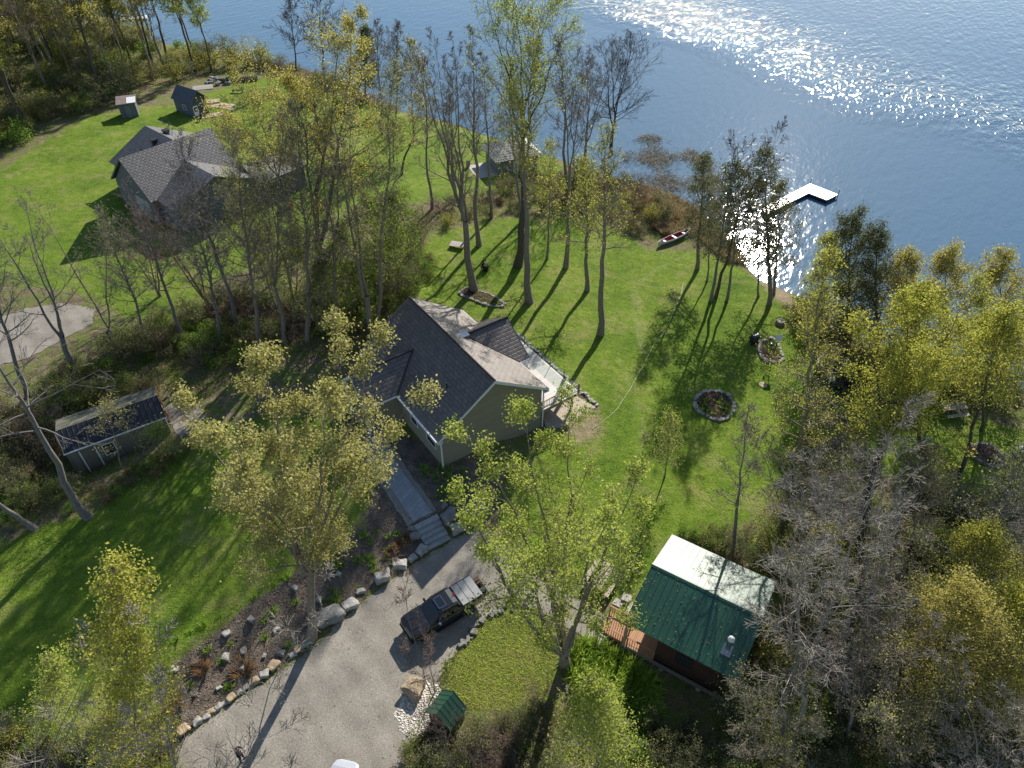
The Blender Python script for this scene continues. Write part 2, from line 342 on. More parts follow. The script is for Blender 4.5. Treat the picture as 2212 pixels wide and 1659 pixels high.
mp2 = N.new('ShaderNodeMapping'); mp2.vector_type = 'TEXTURE'; mp2.inputs['Rotation'].default_value = (0, 0, R(-50)); mp2.inputs['Scale'].default_value = (1.0, 2.2, 1); L.new(co, mp2.inputs[0])
w2 = noise(nt, .55, 2, mp2.outputs[0], .5)
amp = math_n(nt, 'ADD', math_n(nt, 'ADD', .20, math_n(nt, 'MULTIPLY', lo, .28)), math_n(nt, 'MULTIPLY', band, .85))
w3 = noise(nt, 3.4, 2, mp.outputs[0], .5)
hgt = math_n(nt, 'MULTIPLY', math_n(nt, 'ADD', math_n(nt, 'ADD', w1, math_n(nt, 'MULTIPLY', w3, .05)), math_n(nt, 'MULTIPLY', w2, .8)), amp)
L.new(bump(nt, hgt, 1.0, .30), b.inputs['Normal'])
b.inputs['Base Color'].default_value = (.078, .150, .225, 1); b.inputs['Roughness'].default_value = .045; b.inputs['IOR'].default_value = 1.333
L.new(math_n(nt, 'ADD', .045, math_n(nt, 'MULTIPLY', math_n(nt, 'SUBTRACT', 1, lo), .015)), b.inputs['Roughness'])
me.materials.append(m); tag(link('water', me), kind='structure')

# ------------------------------------------------------------------ gravel drive, path, pavers
def sheet(name, poly, off, mat, step=1.5, kind='structure', jit=0, top=None):
    q = []
    n = len(poly)
    for i in range(n):
        a, b2 = np.array(poly[i]), np.array(poly[(i + 1) % n]); k = max(1, int(np.linalg.norm(b2 - a) / .4))
        for j in range(k):
            p = a + (b2 - a) * j / k + rng.normal(0, 1, 2) * jit
            q.append(p)
    q = np.array(q); lo, hi = q.min(0), q.max(0); gx, gy = np.meshgrid(np.arange(lo[0], hi[0], step), np.arange(lo[1], hi[1], step)); g = np.stack([gx.ravel(), gy.ravel()], 1)
    g = g[inside(g, q) & (seg_dist(g, q, True) > .5)] if len(g) else g
    pts = [Vector(p) for p in np.vstack([q, g])]
    vv, ee, ff, _, _, _ = delaunay_2d_cdt(pts, [], [list(range(len(q)))], 1, 1e-5)
    V = np.array([[v.x, v.y] for v in vv]); Zv = T(V) + off if top is None else np.full(len(V), top)
    me = fast_mesh(name, np.column_stack([V, Zv]), np.array([list(f) for f in ff if len(f) == 3]), mat)
    me.flip_normals() if me.polygons[0].normal.z < 0 else None
    return tag(link(name, me), kind=kind) if kind else link(name, me)
m, nt, N, L, b = new_mat('gravel'); co = coords(nt)
vo = N.new('ShaderNodeTexVoronoi'); vo.inputs['Scale'].default_value = 22; vo.inputs['Randomness'].default_value = 1; L.new(co, vo.inputs['Vector'])
f = math_n(nt, 'ADD', math_n(nt, 'MULTIPLY', noise(nt, .35, 5, co, .65), .55), math_n(nt, 'MULTIPLY', noise(nt, 9, 6, co, .8), .45))
trk2 = N.new('ShaderNodeTexWave'); trk2.wave_type = 'BANDS'; trk2.bands_direction = 'X'; trk2.inputs['Scale'].default_value = .18; trk2.inputs['Distortion'].default_value = 2.2; trk2.inputs['Detail'].default_value = 2; trk2.inputs['Detail Scale'].default_value = .4
mpt = N.new('ShaderNodeMapping'); mpt.vector_type = 'TEXTURE'; mpt.inputs['Rotation'].default_value = (0, 0, R(42)); L.new(co, mpt.inputs[0]); L.new(mpt.outputs[0], trk2.inputs['Vector'])
f = math_n(nt, 'ADD', f, math_n(nt, 'MULTIPLY', math_n(nt, 'SUBTRACT', trk2.outputs['Fac'], .5), .07))
base = ramp(nt, f, [(.32, (.17, .155, .135)), (.5, (.265, .245, .215)), (.68, (.36, .335, .295))])
hs = N.new('ShaderNodeSeparateColor'); L.new(vo.outputs['Color'], hs.inputs[0])
speck = ramp(nt, hs.outputs[0], [(.0, (.75, .73, .7)), (.5, (1, 1, 1)), (.95, (1.1, 1.08, 1.05)), (1., (1.6, 1.56, 1.5))])
L.new(mixc(nt, 1., base, speck, 'MULTIPLY'), b.inputs['Base Color']); b.inputs['Roughness'].default_value = .9; b.inputs['Specular IOR Level'].default_value = .2
L.new(bump(nt, math_n(nt, 'ADD', vo.outputs['Distance'], noise(nt, 3, 4, co)), .45, .025), b.inputs['Normal'])
GRAVEL = m
DRIVE = wpoly([(300, 1760), (395, 1594), (450, 1552), (520, 1507), (590, 1460), (640, 1428), (690, 1385), (740, 1340), (790, 1295), (850, 1250), (900, 1216), (935, 1192), (985, 1162), (1040, 1140), (1075, 1150), (1095, 1195),
               (1140, 1225), (1200, 1265), (1260, 1300), (1315, 1335), (1335, 1375), (1300, 1395), (1235, 1365), (1190, 1333), (1150, 1308), (1130, 1303), (1090, 1310), (1040, 1340), (1020, 1366), (1000, 1392), (960, 1436), (945, 1480), (925, 1530), (890, 1585), (872, 1660), (850, 1800)])
sheet('gravel_driveway', DRIVE, .03, GRAVEL, 2, jit=.06)
nd = wpoly([(-260, 740), (0, 688), (60, 665), (130, 655), (205, 668), (200, 700), (120, 742), (60, 775), (-20, 790), (-260, 830)])
sheet('neighbour_driveway', nd, .04, GRAVEL, 2, jit=.1)
sheet('foot_path', wpoly([(345, 880), (380, 868), (430, 870), (440, 900), (420, 935), (390, 950), (365, 915)]), .04, GRAVEL, 1, jit=.12)
m, nt, N, L, b = new_mat('white_pebbles'); co = coords(nt)
vo = N.new('ShaderNodeTexVoronoi'); vo.inputs['Scale'].default_value = 9; L.new(co, vo.inputs['Vector'])
hs = N.new('ShaderNodeSeparateColor'); L.new(vo.outputs['Color'], hs.inputs[0])
L.new(ramp(nt, hs.outputs[0], [(0, (.22, .19, .16)), (.4, (.46, .42, .36)), (1, (.72, .68, .62))]), b.inputs['Base Color']); L.new(bump(nt, vo.outputs['Distance'], 1, .08), b.inputs['Normal']); b.inputs['Roughness'].default_value = .8
sheet('pebble_patch', wpoly([(868, 1500), (880, 1478), (915, 1470), (950, 1478), (958, 1500), (970, 1520), (945, 1560), (900, 1600), (870, 1590), (858, 1545)]), .045, m, 1, jit=.08)
def M_pave(name, c1, c2, bw, rh, rot=0):
    m, nt, N, L, b = new_mat(name); co = coords(nt); mp = N.new('ShaderNodeMapping'); mp.inputs['Rotation'].default_value = (0, 0, rot); L.new(co, mp.inputs[0])
    br = N.new('ShaderNodeTexBrick'); L.new(mp.outputs[0], br.inputs['Vector']); br.inputs['Scale'].default_value = 1; br.inputs['Brick Width'].default_value = bw; br.inputs['Row Height'].default_value = rh; br.inputs['Mortar Size'].default_value = .012
    br.inputs['Color1'].default_value = (*c1, 1); br.inputs['Color2'].default_value = (*c2, 1); br.inputs['Mortar'].default_value = (*[x * .5 for x in c2], 1)
    L.new(mixc(nt, .3, br.outputs[0], ramp(nt, noise(nt, 2, 6, co), [(.3, c2), (.7, c1)])), b.inputs['Base Color']); b.inputs['Roughness'].default_value = .75
    L.new(bump(nt, math_n(nt, 'SUBTRACT', 1, br.outputs['Fac']), .6, .015), b.inputs['Normal']); return m
PAVE = M_pave('grey_pavers', (.34, .35, .37), (.25, .26, .28), .6, .4, R(-58))
WK = [PZ(x, y, 1.03)[:2] for x, y in [(892.6, 1126), (933.5, 1106), (870, 1019.6), (848, 985), (818, 940), (770, 962), (797, 985), (820, 1019.6)]]
WKB = [PZ(x, y, 1.03)[:2] for x, y in [(880, 1133), (944, 1102), (884, 1019), (858, 975), (822, 925), (756, 955), (786, 990), (806, 1022)]]
sheet('walkway_border', WKB, .02, GRAVEL, 1, jit=.04)
sheet('paved_walkway', WK, .05, PAVE, 1)
sheet('patio', wpoly([(1170, 895), (1235, 850), (1287, 880), (1268, 893), (1215, 925), (1180, 925)]), .05, M_pave('sandy_pavers', (.42, .35, .28), (.33, .27, .21), .6, .45, R(35)), 1)

# ------------------------------------------------------------------ main house (local x = across from the drive side to the lake side, y = along the ridge, away)
SHINGLE = M_shingle('brown_shingles', (.108, .089, .079), (.185, .150, .130), (.036, .031, .03))
SIDING = M_lines('olive_siding', (.30, .275, .205), (.26, .24, .18), 2, .16, .7, .3, .015, .14, .7)
TRIM = MT['white']
HX, HY, HRZ = -5.90, 39.0, R(35.15); WH, LH, ZE, RI = 11.13, 14.02, 4.6, 3.74
hr = thing('house', 'brown shingled house with olive siding and a raised lake side deck', 'house', (HX, HY, 0), HRZ)
k = RI / (WH / 2); ov = .45
w_ = MB(); zt = lambda x: ZE - .2 + k * min(x, WH - x)
w_.prism([(ov, -1.9), (WH - ov, -1.9), (WH - ov, zt(ov) - .06), (WH / 2, zt(WH / 2) - .1), (ov, zt(ov) - .06)], 1, .4, LH - .4)
wx0, wy0, wy1, wzr = -3.0, 6.8, 11.4, 6.62; wym = (wy0 + wy1) / 2; wk = (wzr - ZE) / (wym - wy0)
w_.prism([(wy0 + .4, -.2), (wy1 - .4, -.2), (wy1 - .4, ZE - .25 + wk * .4), (wym, wzr - .3), (wy0 + .4, ZE - .25 + wk * .4)], 0, -1.5, ov - .01)
cx1, cy0, cy1 = 12.2, 4.3, 11.4; cym = (cy0 + cy1) / 2; czr = ZE + k * (cym - cy0)
w_.prism([(cy0 + .45, -1.9), (cy1 - .45, -1.9), (cy1 - .45, ZE - .25 + k * .45), (cym, czr - .3), (cy0 + .45, ZE - .25 + k * .45)], 0, WH - ov + .01, cx1 - .5)
w_.build('walls', SIDING, hr)
rf = MB()
rf.slab([(0, 0, ZE), (0, LH, ZE), (WH / 2, LH, ZE + RI), (WH / 2, 0, ZE + RI)], .2)
rf.slab([(WH, LH, ZE), (WH, 0, ZE), (WH / 2, 0, ZE + RI - .004), (WH / 2, LH, ZE + RI - .004)], .2)
xr = (wzr - ZE) / k + .4
rf.slab([(xr, wy0, ZE - .01), (wx0, wy0, ZE - .01), (wx0, wym, wzr), (xr, wym, wzr)], .18)
rf.slab([(wx0, wy1, ZE - .01), (xr, wy1, ZE - .01), (xr, wym, wzr - .004), (wx0, wym, wzr - .004)], .18)
xc = WH - (czr - ZE) / k - .4
rf.slab([(cx1, cy0, ZE - .015), (xc, cy0, ZE - .015), (xc, cym, czr), (cx1, cym, czr)], .18)
rf.slab([(xc, cy1, ZE - .015), (cx1, cy1, ZE - .015), (cx1, cym, czr - .004), (xc, cym, czr - .004)], .18)
roof = rf.build('roof', SHINGLE, hr)
cap = MB()
for a, c2 in (((WH / 2, -.02, ZE + RI + .03), (WH / 2, LH + .02, ZE + RI + .03)), ((wx0, wym, wzr + .03), (xr - .3, wym, wzr + .03)), ((xc + .3, cym, czr + .03), (cx1 + .02, cym, czr + .03))):
    cap.cyl(a, c2, .1, n=6)
for (a, c2) in (((.02, wy0, ZE + .03), (xr - .42, wym, wzr + .01)), ((WH - .02, cy0, ZE + .03), (xc + .4, cym, czr + .01))): cap.cyl(a, c2, .09, n=6)
cap.build('ridge_cap', M('dark_shingle', (.06, .05, .05), None, 6, .8), roof)
fas = MB(); t = .24
for y in (-.03, LH + .03):
    fas.add([(0, y, ZE + .02), (WH / 2, y, ZE + RI + .02), (WH, y, ZE + .02), (WH, y, ZE - t), (WH / 2, y, ZE + RI - t - .08), (0, y, ZE - t)], [(0, 1, 4, 5), (1, 2, 3, 4)])
    fas.box(-.02, .45, y, y + .38 if y < 1 else y - .38, ZE - .32, ZE - .21); fas.box(WH - .45, WH + .02, y, y + .38 if y < 1 else y - .38, ZE - .32, ZE - .21)
fas.box(-.035, -.005, .0, wy0 - .02, ZE - .22, ZE - .01); fas.box(-.035, -.005, wy1 + .02, LH, ZE - .22, ZE - .01)
fas.box(WH + .005, WH + .035, 0, cy0 - .02, ZE - .22, ZE - .01); fas.box(WH + .005, WH + .035, cy1 + .02, LH, ZE - .22, ZE - .01)
for x, y0, y1, zr in ((wx0 - .03, wy0, wy1, wzr), (cx1 + .03, cy0, cy1, czr)):
    ym = (y0 + y1) / 2
    fas.add([(x, y0, ZE + .01), (x, ym, zr + .02), (x, y1, ZE + .01), (x, y1, ZE - t), (x, ym, zr - t - .06), (x, y0, ZE - t)], [(0, 1, 4, 5), (1, 2, 3, 4)])
fas.box(wx0, 0, wy0 - .03, wy0 - .002, ZE - .2, ZE - .02); fas.box(WH, cx1, cy0 - .03, cy0 - .002, ZE - .2, ZE - .02)
fas.build('fascia', TRIM, hr)
gut = MB(); gut.cyl((-.1, .1, ZE - .08), (-.1, wy0 - .1, ZE - .08), .07, n=8); gut.build('gutter', TRIM, hr)
for nm, x, y in (('downspout', .38, .32), ('downspout', WH - .36, .33)):
    d = MB(); d.box(x - .05, x + .05, y - .1, y, -1.3 if x > 2 else .9, ZE - .25); d.build('downspout', TRIM, hr)
GLASS = M('window_glass', (.03, .035, .04), None, 1, .05, .8)
def window(parent, x, y, z, wd, ht, face, glass=GLASS, frame=TRIM, name='window', muntin=True):
    """face: 'x-','x+','y-','y+' outward direction"""
    f = MB(); p = MB(); t = .07; s = -1 if face[1] == '-' else 1
    def bx(mb, u0, u1, z0, z1, d0, d1):
        d0, d1 = sorted((s * d0, s * d1))
        if face[0] == 'x': mb.box(x + d0, x + d1, y + u0, y + u1, z0, z1)
        else: mb.box(x + u0, x + u1, y + d0, y + d1, z0, z1)
    h = wd / 2
    bx(f, -h, -h + t, z, z + ht, .002, .05); bx(f, h - t, h, z, z + ht, .002, .05); bx(f, -h + t, h - t, z, z + t, .002, .05); bx(f, -h + t, h - t, z + ht - t, z + ht, .002, .05)
    if muntin: bx(f, -h + t, h - t, z + ht / 2 - .02, z + ht / 2 + .02, .012, .045)
    bx(p, -h + t, h - t, z + t, z + ht - t, .004, .02)
    o = f.build(name, frame, parent); p.build('pane', glass, o); return o
window(hr, ov, 2.1, 2.3, 1.5, 1.4, 'x-'); window(hr, ov, 5.0, 2.3, 1.2, 1.4, 'x-'); window(hr, ov, 12.7, 2.3, 1.0, 1.4, 'x-')
window(hr, WH - ov, 2.3, 2.2, 1.6, 1.7, 'x+')
window(hr, cx1 - .5, 6.3, 2.2, 1.5, 1.9, 'x+'); window(hr, cx1 - .5, 9.2, 2.2, 1.5, 1.9, 'x+'); window(hr, WH - ov, 2.2, -.6, 1.8, 1.9, 'x+')
dr = MB(); dr.box(-1.56, -1.503, 8.6, 9.6, 1.25, 3.35); door = dr.build('door', M('dark_door', (.09, .06, .05), None, 4, .5), hr)
h = MB(); h.cyl((-1.6, 9.5, 2.2), (-1.6, 9.5, 2.35), .03); h.build('handle', MT['steel'], door)
po = MB(); po.box(-3.0, -1.5, wy0 + .2, wy1 - .2, .6, 1.2); po.box(-3.0, -1.52, wy0 + .22, wy0 + .27, 2.05, 2.13); po.box(-3, -2.95, wy0 + .27, 8.3, 2.05, 2.13)
po.build('porch', M_lines('porch_boards', (.33, .30, .26), (.26, .24, .21), 1, .14), hr)
for x, y in ((-2.9, wy0 + .3), (-2.9, wy1 - .3)):
    d = MB(); d.box(x - .08, x + .08, y - .08, y + .08, 1.2, ZE - .1); d.build('porch_post', TRIM, hr)
d = MB(); d.box(7.0, 7.75, 7.35, 8.0, 6.2, 7.25); ch = d.build('chimney', SIDING, hr); d = MB(); d.box(6.95, 7.8, 7.3, 8.05, 7.25, 7.33); d.build('chimney_cap', MT['steel'], ch)
d = MB(); d.cyl((2.9, 3.2, ZE + 1.6), (2.9, 3.2, ZE + 2.55), .06); d.build('vent_pipe', MT['black'], hr)
# deck
DECKW = M_lines('pale_deck_boards', (.62, .58, .53), (.46, .43, .39), 1, .14, .42, .5, .008, .07, .6)
DW = M('treated_wood', (.30, .24, .17), (.22, .17, .12), 5, .75)
dk = MB(); dk.box(WH - ov + .02, 15.1, .4, 13.2, 1.72, 1.80); deck = dk.build('deck', DECKW, hr)
d = MB(); d.box(WH - ov + .02, 15.13, .36, .41, 1.48, 1.735); d.box(15.08, 15.13, .42, 13.2, 1.48, 1.735)
for y in (3.3, 6.2, 9.2, 12): d.box(WH, 15.0, y, y + .06, 1.5, 1.715)
d.build('rim_beam', DW, deck)
for y in (.75, 4.8, 8.8, 12.8):
    d = MB(); d.box(14.45, 14.63, y - .09, y + .09, -1.3, 1.48); d.box(14.35, 14.73, y - .19, y + .19, -1.3, -.95); d.build('deck_post', DW, deck)
rl = MB(); rl.box(WH - ov + .05, 15.1, .42, .50, 2.72, 2.78); rl.box(WH - ov + .05, 15.1, .44, .48, 1.92, 1.97)
for x in (WH - ov + .1, 13.0, 15.03): rl.box(x - .055, x + .055, .40, .515, 1.735, 2.82)
x = WH - .25
while x < 14.95: rl.box(x - .02, x + .02, .44, .48, 1.97, 2.72); x += .19
rl.build('picket_railing', DW, deck)
gm, nt, N, L, b = new_mat('clear_glass_panel'); N.remove(b)
tr = N.new('ShaderNodeBsdfTransparent'); tr.inputs[0].default_value = (.88, .93, .92, 1); gl = N.new('ShaderNodeBsdfGlossy'); gl.inputs['Roughness'].default_value = .03; mx = N.new('ShaderNodeMixShader'); mx.inputs[0].default_value = .08
L.new(tr.outputs[0], mx.inputs[1]); L.new(gl.outputs[0], mx.inputs[2]); L.new(mx.outputs[0], N['Material Output'].inputs[0])
for i in range(6):
    y0 = .55 + i * 2.1; d = MB(); d.box(15.02, 15.032, y0 + .06, y0 + 2.0, 1.86, 2.75); g_ = d.build('glass_panel', gm, deck)
    d = MB(); d.box(15.0, 15.05, y0 - .02, y0 + .03, 1.80, 2.8); d.build('rail_post', MT['dark_metal'], deck)

# ------------------------------------------------------------------ entrance steps
sA, sB = PZ(895.5, 1136, 1.03), PZ(944.5, 1111, 1.03); sC, sD = PZ(925.5, 1189, .2), PZ(977.5, 1161.5, .2)
ux = (sB - sA)[:2]; wd = np.linalg.norm(ux); ux /= wd; uy = np.array([ux[1], -ux[0]])
dep = float(((sC + sD)[:2] / 2 - (sA + sB)[:2] / 2) @ uy)
st = thing('stone_steps', 'five pale cut stone steps rising from the drive to the walkway', 'steps', (sA[0], sA[1], 0), math.atan2(ux[1], ux[0]))
for i in range(5):
    d = MB(); z1 = 1.05 - i * .195; y0 = -dep / 5 * (i + 1); d.box(.0 + .02 * (i % 2), wd - .02 * (i % 3), y0, y0 + dep / 5 + .06, max(-.1, z1 - .21), z1 - .004 * i); d.build('step', MT['slab'], st, bevel=.02)

# ------------------------------------------------------------------ green roofed cabin
GREEN = M('green_metal_paint', (.016, .085, .048), (.012, .066, .038), .7, .36, .8, coat=.25)
LOG = M_lines('dark_log_wall', (.07, .036, .024), (.04, .022, .016), 2, .2, .7, .3, .05, .2, .5)
CEDAR = M_lines('cedar_boards', (.46, .25, .13), (.36, .19, .10), 0, .14, .6, .35, .008, .1, .55)
CED = M('cedar_timber', (.42, .21, .11), (.32, .16, .085), 6, .65)
def metal_roof(mb, x0, x1, y0, y1, ze, zr, t=.08, step=.42, ym=None):
    ym = (y0 + y1) / 2 if ym is None else ym
    mb.slab([(x1, y0, ze), (x0, y0, ze), (x0, ym, zr), (x1, ym, zr)], t); mb.slab([(x0, y1, ze), (x1, y1, ze), (x1, ym, zr - .003), (x0, ym, zr - .003)], t)
    n = int((x1 - x0) / step)
    for i in range(n + 1):
        x = x0 + .02 + (x1 - x0 - .04) * i / n
        for ya, yb in ((y0, ym), (y1, ym)):
            mb.add([(x - .022, ya, ze - .01), (x + .022, ya, ze - .01), (x + .022, yb, zr - .01), (x - .022, yb, zr - .01), (x - .01, ya, ze + .035), (x + .01, ya, ze + .035), (x + .01, yb, zr + .035), (x - .01, yb, zr + .035)],
                   [(4, 5, 6, 7), (0, 4, 7, 3), (1, 2, 6, 5), (0, 1, 5, 4)])
cb = thing('cabin', 'dark log cabin with a green metal roof and cedar porch', 'cabin', (7.28, 23.89, -.1), R(-31.6))
CL, CW, CE, CR = 7.54, 8.13, 3.78, 1.39
rf = MB(); metal_roof(rf, 0, CL, 0, CW, CE, CE + CR); croof = rf.build('roof', GREEN, cb)
d = MB(); d.slab([(CL + .02, CW / 2 - .16, CE + CR - .02), (-.02, CW / 2 - .16, CE + CR - .02), (-.02, CW / 2, CE + CR + .045), (CL + .02, CW / 2, CE + CR + .045)], .02)
d.slab([(-.02, CW / 2 + .16, CE + CR - .02), (CL + .02, CW / 2 + .16, CE + CR - .02), (CL + .02, CW / 2, CE + CR + .042), (-.02, CW / 2, CE + CR + .042)], .02); d.build('ridge_cap', GREEN, croof)
kk = CR / (CW / 2)
d = MB(); d.prism([(.5, .55), (CW - .5, .55), (CW - .5, CE - .12 + kk * .5), (CW / 2, CE + CR - .14), (.5, CE - .12 + kk * .5)], 0, 2.3, CL - .3); cw = d.build('walls', LOG, cb)
window(cb, 4.2, .5, 1.6, 1.1, 1.1, 'y-', name='window', frame=MT['black'])
d = MB(); d.box(2.24, 2.297, 3.2, 4.1, .62, 2.6); door = d.build('door', M('brown_door', (.16, .08, .045), None, 5, .5), cb); d = MB(); d.cyl((2.2, 4.0, 1.5), (2.2, 4.0, 1.62), .03); d.build('handle', MT['steel'], door)
d = MB(); d.box(.1, 2.3, .35, CW - .5, .45, .55); d.build('porch_floor', CEDAR, cb)
d = MB(); d.box(.0, CL - .2, .2, .34, .3, .56); d.build('floor_beam', M('weathered_beam', (.30, .25, .20), (.2, .17, .14), 6, .8), cb)
CONC = M('concrete', (.48, .46, .43), (.38, .36, .34), 8, .85)
for x in (.2, 3.0, 5.6):
    d = MB(); d.cyl((x, .28, -.6), (x, .28, .3), .17, n=12); d.build('concrete_pier', CONC, cb)
for x, y in ((.18, .28), (.18, CW - .5)):
    d = MB(); d.box(x - .09, x + .09, y - .09, y + .09, .56, CE + .05); d.build('porch_post', M('tan_post', (.36, .26, .17), None, 6, .7), cb)
def railing(mb, p, q, z0, h=.95):
    p, q = np.array(p, float), np.array(q, float); n = max(2, int(np.linalg.norm(q - p) / .16)); e = (q - p) / np.linalg.norm(q - p); nn = np.array([-e[1], e[0]])
    def bar(a, c2, hw, za, zb):
        mb.add([(*(a - nn * hw), za), (*(c2 - nn * hw), za), (*(c2 + nn * hw), za), (*(a + nn * hw), za), (*(a - nn * hw), zb), (*(c2 - nn * hw), zb), (*(c2 + nn * hw), zb), (*(a + nn * hw), zb)],
               [(3, 2, 1, 0), (4, 5, 6, 7), (0, 1, 5, 4), (1, 2, 6, 5), (2, 3, 7, 6), (3, 0, 4, 7)])
    bar(p, q, .06, z0 + h - .05, z0 + h); bar(p, q, .03, z0 + .12, z0 + .18)
    for i in range(n + 1):
        c2 = p + (q - p) * i / n; r = .05 if i in (0, n) else .018; bar(c2 - e * r, c2 + e * r, r, z0 - (.0 if r < .03 else .1), z0 + h - .05 + (0 if r < .03 else -.002))
d = MB(); railing(d, (.35, .45), (2.25, .45), .55); d.build('porch_railing', CED, cb)
d = MB(); d.box(-1.75, .09, .45, 2.15, .22, .34); ent = d.build('entry_deck', CEDAR, cb)
d = MB(); railing(d, (-1.7, .5), (-.02, .5), .34); d.build('entry_railing', CED, ent)
d = MB(); railing(d, (-1.7, 2.1), (-.02, 2.1), .34); d.build('entry_railing', CED, ent)
sp = MB(); sp.cyl((6.3, 1.35, CE + .4), (6.3, 1.35, CE + 1.75), .16, n=14); pipe = sp.build('stove_pipe', MT['steel'], cb, smooth=False)
d = MB(); d.cyl((6.3, 1.35, CE + 1.78), (6.3, 1.35, CE + 1.92), .22, .2, 14); d.cyl((6.3, 1.35, CE + 1.92), (6.3, 1.35, CE + 2.06), .2, .08, 14); d.build('rain_cap', MT['white'], pipe)
d = MB(); z_ = lambda y: CE + kk * y + .045
d.slab([(6.6, 1.0, z_(1.0)), (6.0, 1.0, z_(1.0)), (6.0, 1.7, z_(1.7)), (6.6, 1.7, z_(1.7))], .03); d.build('flashing', MT['steel'], pipe)

# ------------------------------------------------------------------ metal roofed shed on the left
NAVY = M('navy_metal_paint', (.022, .026, .034), (.015, .018, .024), .8, .4, .4)
mshed = thing('metal_roof_shed', 'long grey garden shed with a navy metal roof and white framed window', 'shed', (-36.6, 39.19, .2), R(32.58))
SL, SW, SE, SR = 8.08, 4.5, 2.8, .76
d = MB(); d.prism([(.12, -.4), (SW - .12, -.4), (SW - .12, SE - .08), (SW / 2, SE + SR - .12), (.12, SE - .08)], 0, .12, SL - .12); d.build('walls', M_lines('grey_vertical_boards', (.21, .185, .15), (.155, .135, .11), 0, .2, .8, .2, .012, .1, .7), mshed)
d = MB(); n = int(SL / .4)
d.slab([(SL, 0, SE), (0, 0, SE), (0, SW / 2, SE + SR), (SL, SW / 2, SE + SR)], .06)
for i in range(n + 1):
    x = .02 + (SL - .04) * i / n; d.add([(x - .02, 0, SE), (x + .02, 0, SE), (x + .02, SW / 2, SE + SR), (x - .02, SW / 2, SE + SR), (x, 0, SE + .05), (x, SW / 2, SE + SR + .05)], [(0, 4, 5, 3), (1, 2, 5, 4), (0, 1, 4)])
mr = d.build('roof', NAVY, mshed)
d = MB(); d.slab([(0, SW + .3, SE - .1), (SL, SW + .3, SE - .1), (SL, SW / 2, SE + SR - .03), (0, SW / 2, SE + SR - .03)], .05); d.build('back_roof', M('mossy_plywood', (.20, .19, .14), (.11, .11, .075), 1.2, .9), mr)
d = MB(); d.box(0, SL, -.04, -.005, SE - .14, SE - .015); d.build('fascia', TRIM, mshed)
window(mshed, 3.15, .12, .95, .95, 1.25, 'y-', muntin=False)
d = MB(); d.box(1.12, 2.16, .06, .117, -.05, 2.35); sdoor = d.build('door', M_lines('grey_door_boards', (.20, .175, .145), (.16, .14, .115), 0, .2), mshed)
d = MB(); d.box(1.0, 1.11, .05, .117, -.05, 2.4); d.box(2.17, 2.28, .05, .117, -.05, 2.4); d.build('door_trim', TRIM, sdoor)
d = MB()
for z in (.9, 2.0): d.box(2.05, 2.2, .035, .055, z, z + .08)
d.build('hinge', MT['black'], sdoor)
d = MB()
for i in range(9): d.box(SL + .03 + .01 * (i % 2), SL + .1, 2.35 + i * .24, 2.35 + i * .24 + .19, .1, 3.1)
for z in (.4, 1.6, 2.8): d.box(SL + .1, SL + .15, 2.35, 4.5, z, z + .1)
d.build('slatted_door', CED, mshed)
d = MB(); d.add([(SL + .15, .5, .35), (SL + 2.7, .5, -.05), (SL + 2.7, 1.75, -.05), (SL + .15, 1.75, .35), (SL + .15, .5, .25), (SL + 2.7, .5, -.15), (SL + 2.7, 1.75, -.15), (SL + .15, 1.75, .25)],
             [(0, 1, 2, 3), (7, 6, 5, 4), (0, 4, 5, 1), (1, 5, 6, 2), (2, 6, 7, 3), (3, 7, 4, 0)])
d.build('ramp', M_lines('weathered_ramp_boards', (.50, .42, .31), (.38, .32, .24), 0, .14), mshed)

# ------------------------------------------------------------------ small green roofed well house
wl = thing('well_house', 'tiny wooden well house with a steep green metal roof', 'well house', (-5.42, 19.13, 0), R(55.06))
d = MB(); metal_roof(d, 0, 1.72, -2.04, 0, 1.38, 2.46, .05, .34); d.build('roof', GREEN, wl)
d = MB(); d.prism([(-1.85, -.1), (-.2, -.1), (-.2, 1.42), (-1.02, 2.3), (-1.85, 1.42)], 0, .15, 1.57); d.build('walls', M_lines('brown_log_slabs', (.24, .12, .06), (.15, .08, .045), 2, .18), wl)
d = MB(); d.box(.09, .147, -1.4, -.7, .1, 1.5); d.build('door', CED, wl)

# ------------------------------------------------------------------ neighbour's grey house
GSH = M_shingle('grey_shingles', (.062, .062, .068), (.115, .112, .116), (.024, .024, .026))
GSD = M_lines('slate_grey_siding', (.16, .17, .185), (.13, .14, .155), 2, .18, .75, .25, .015, .14, .7)
nb = thing('grey_house', 'sprawling grey shingled neighbour house half hidden by bare trees', 'house', (-45.1, 81.1, -.2), R(49.46))
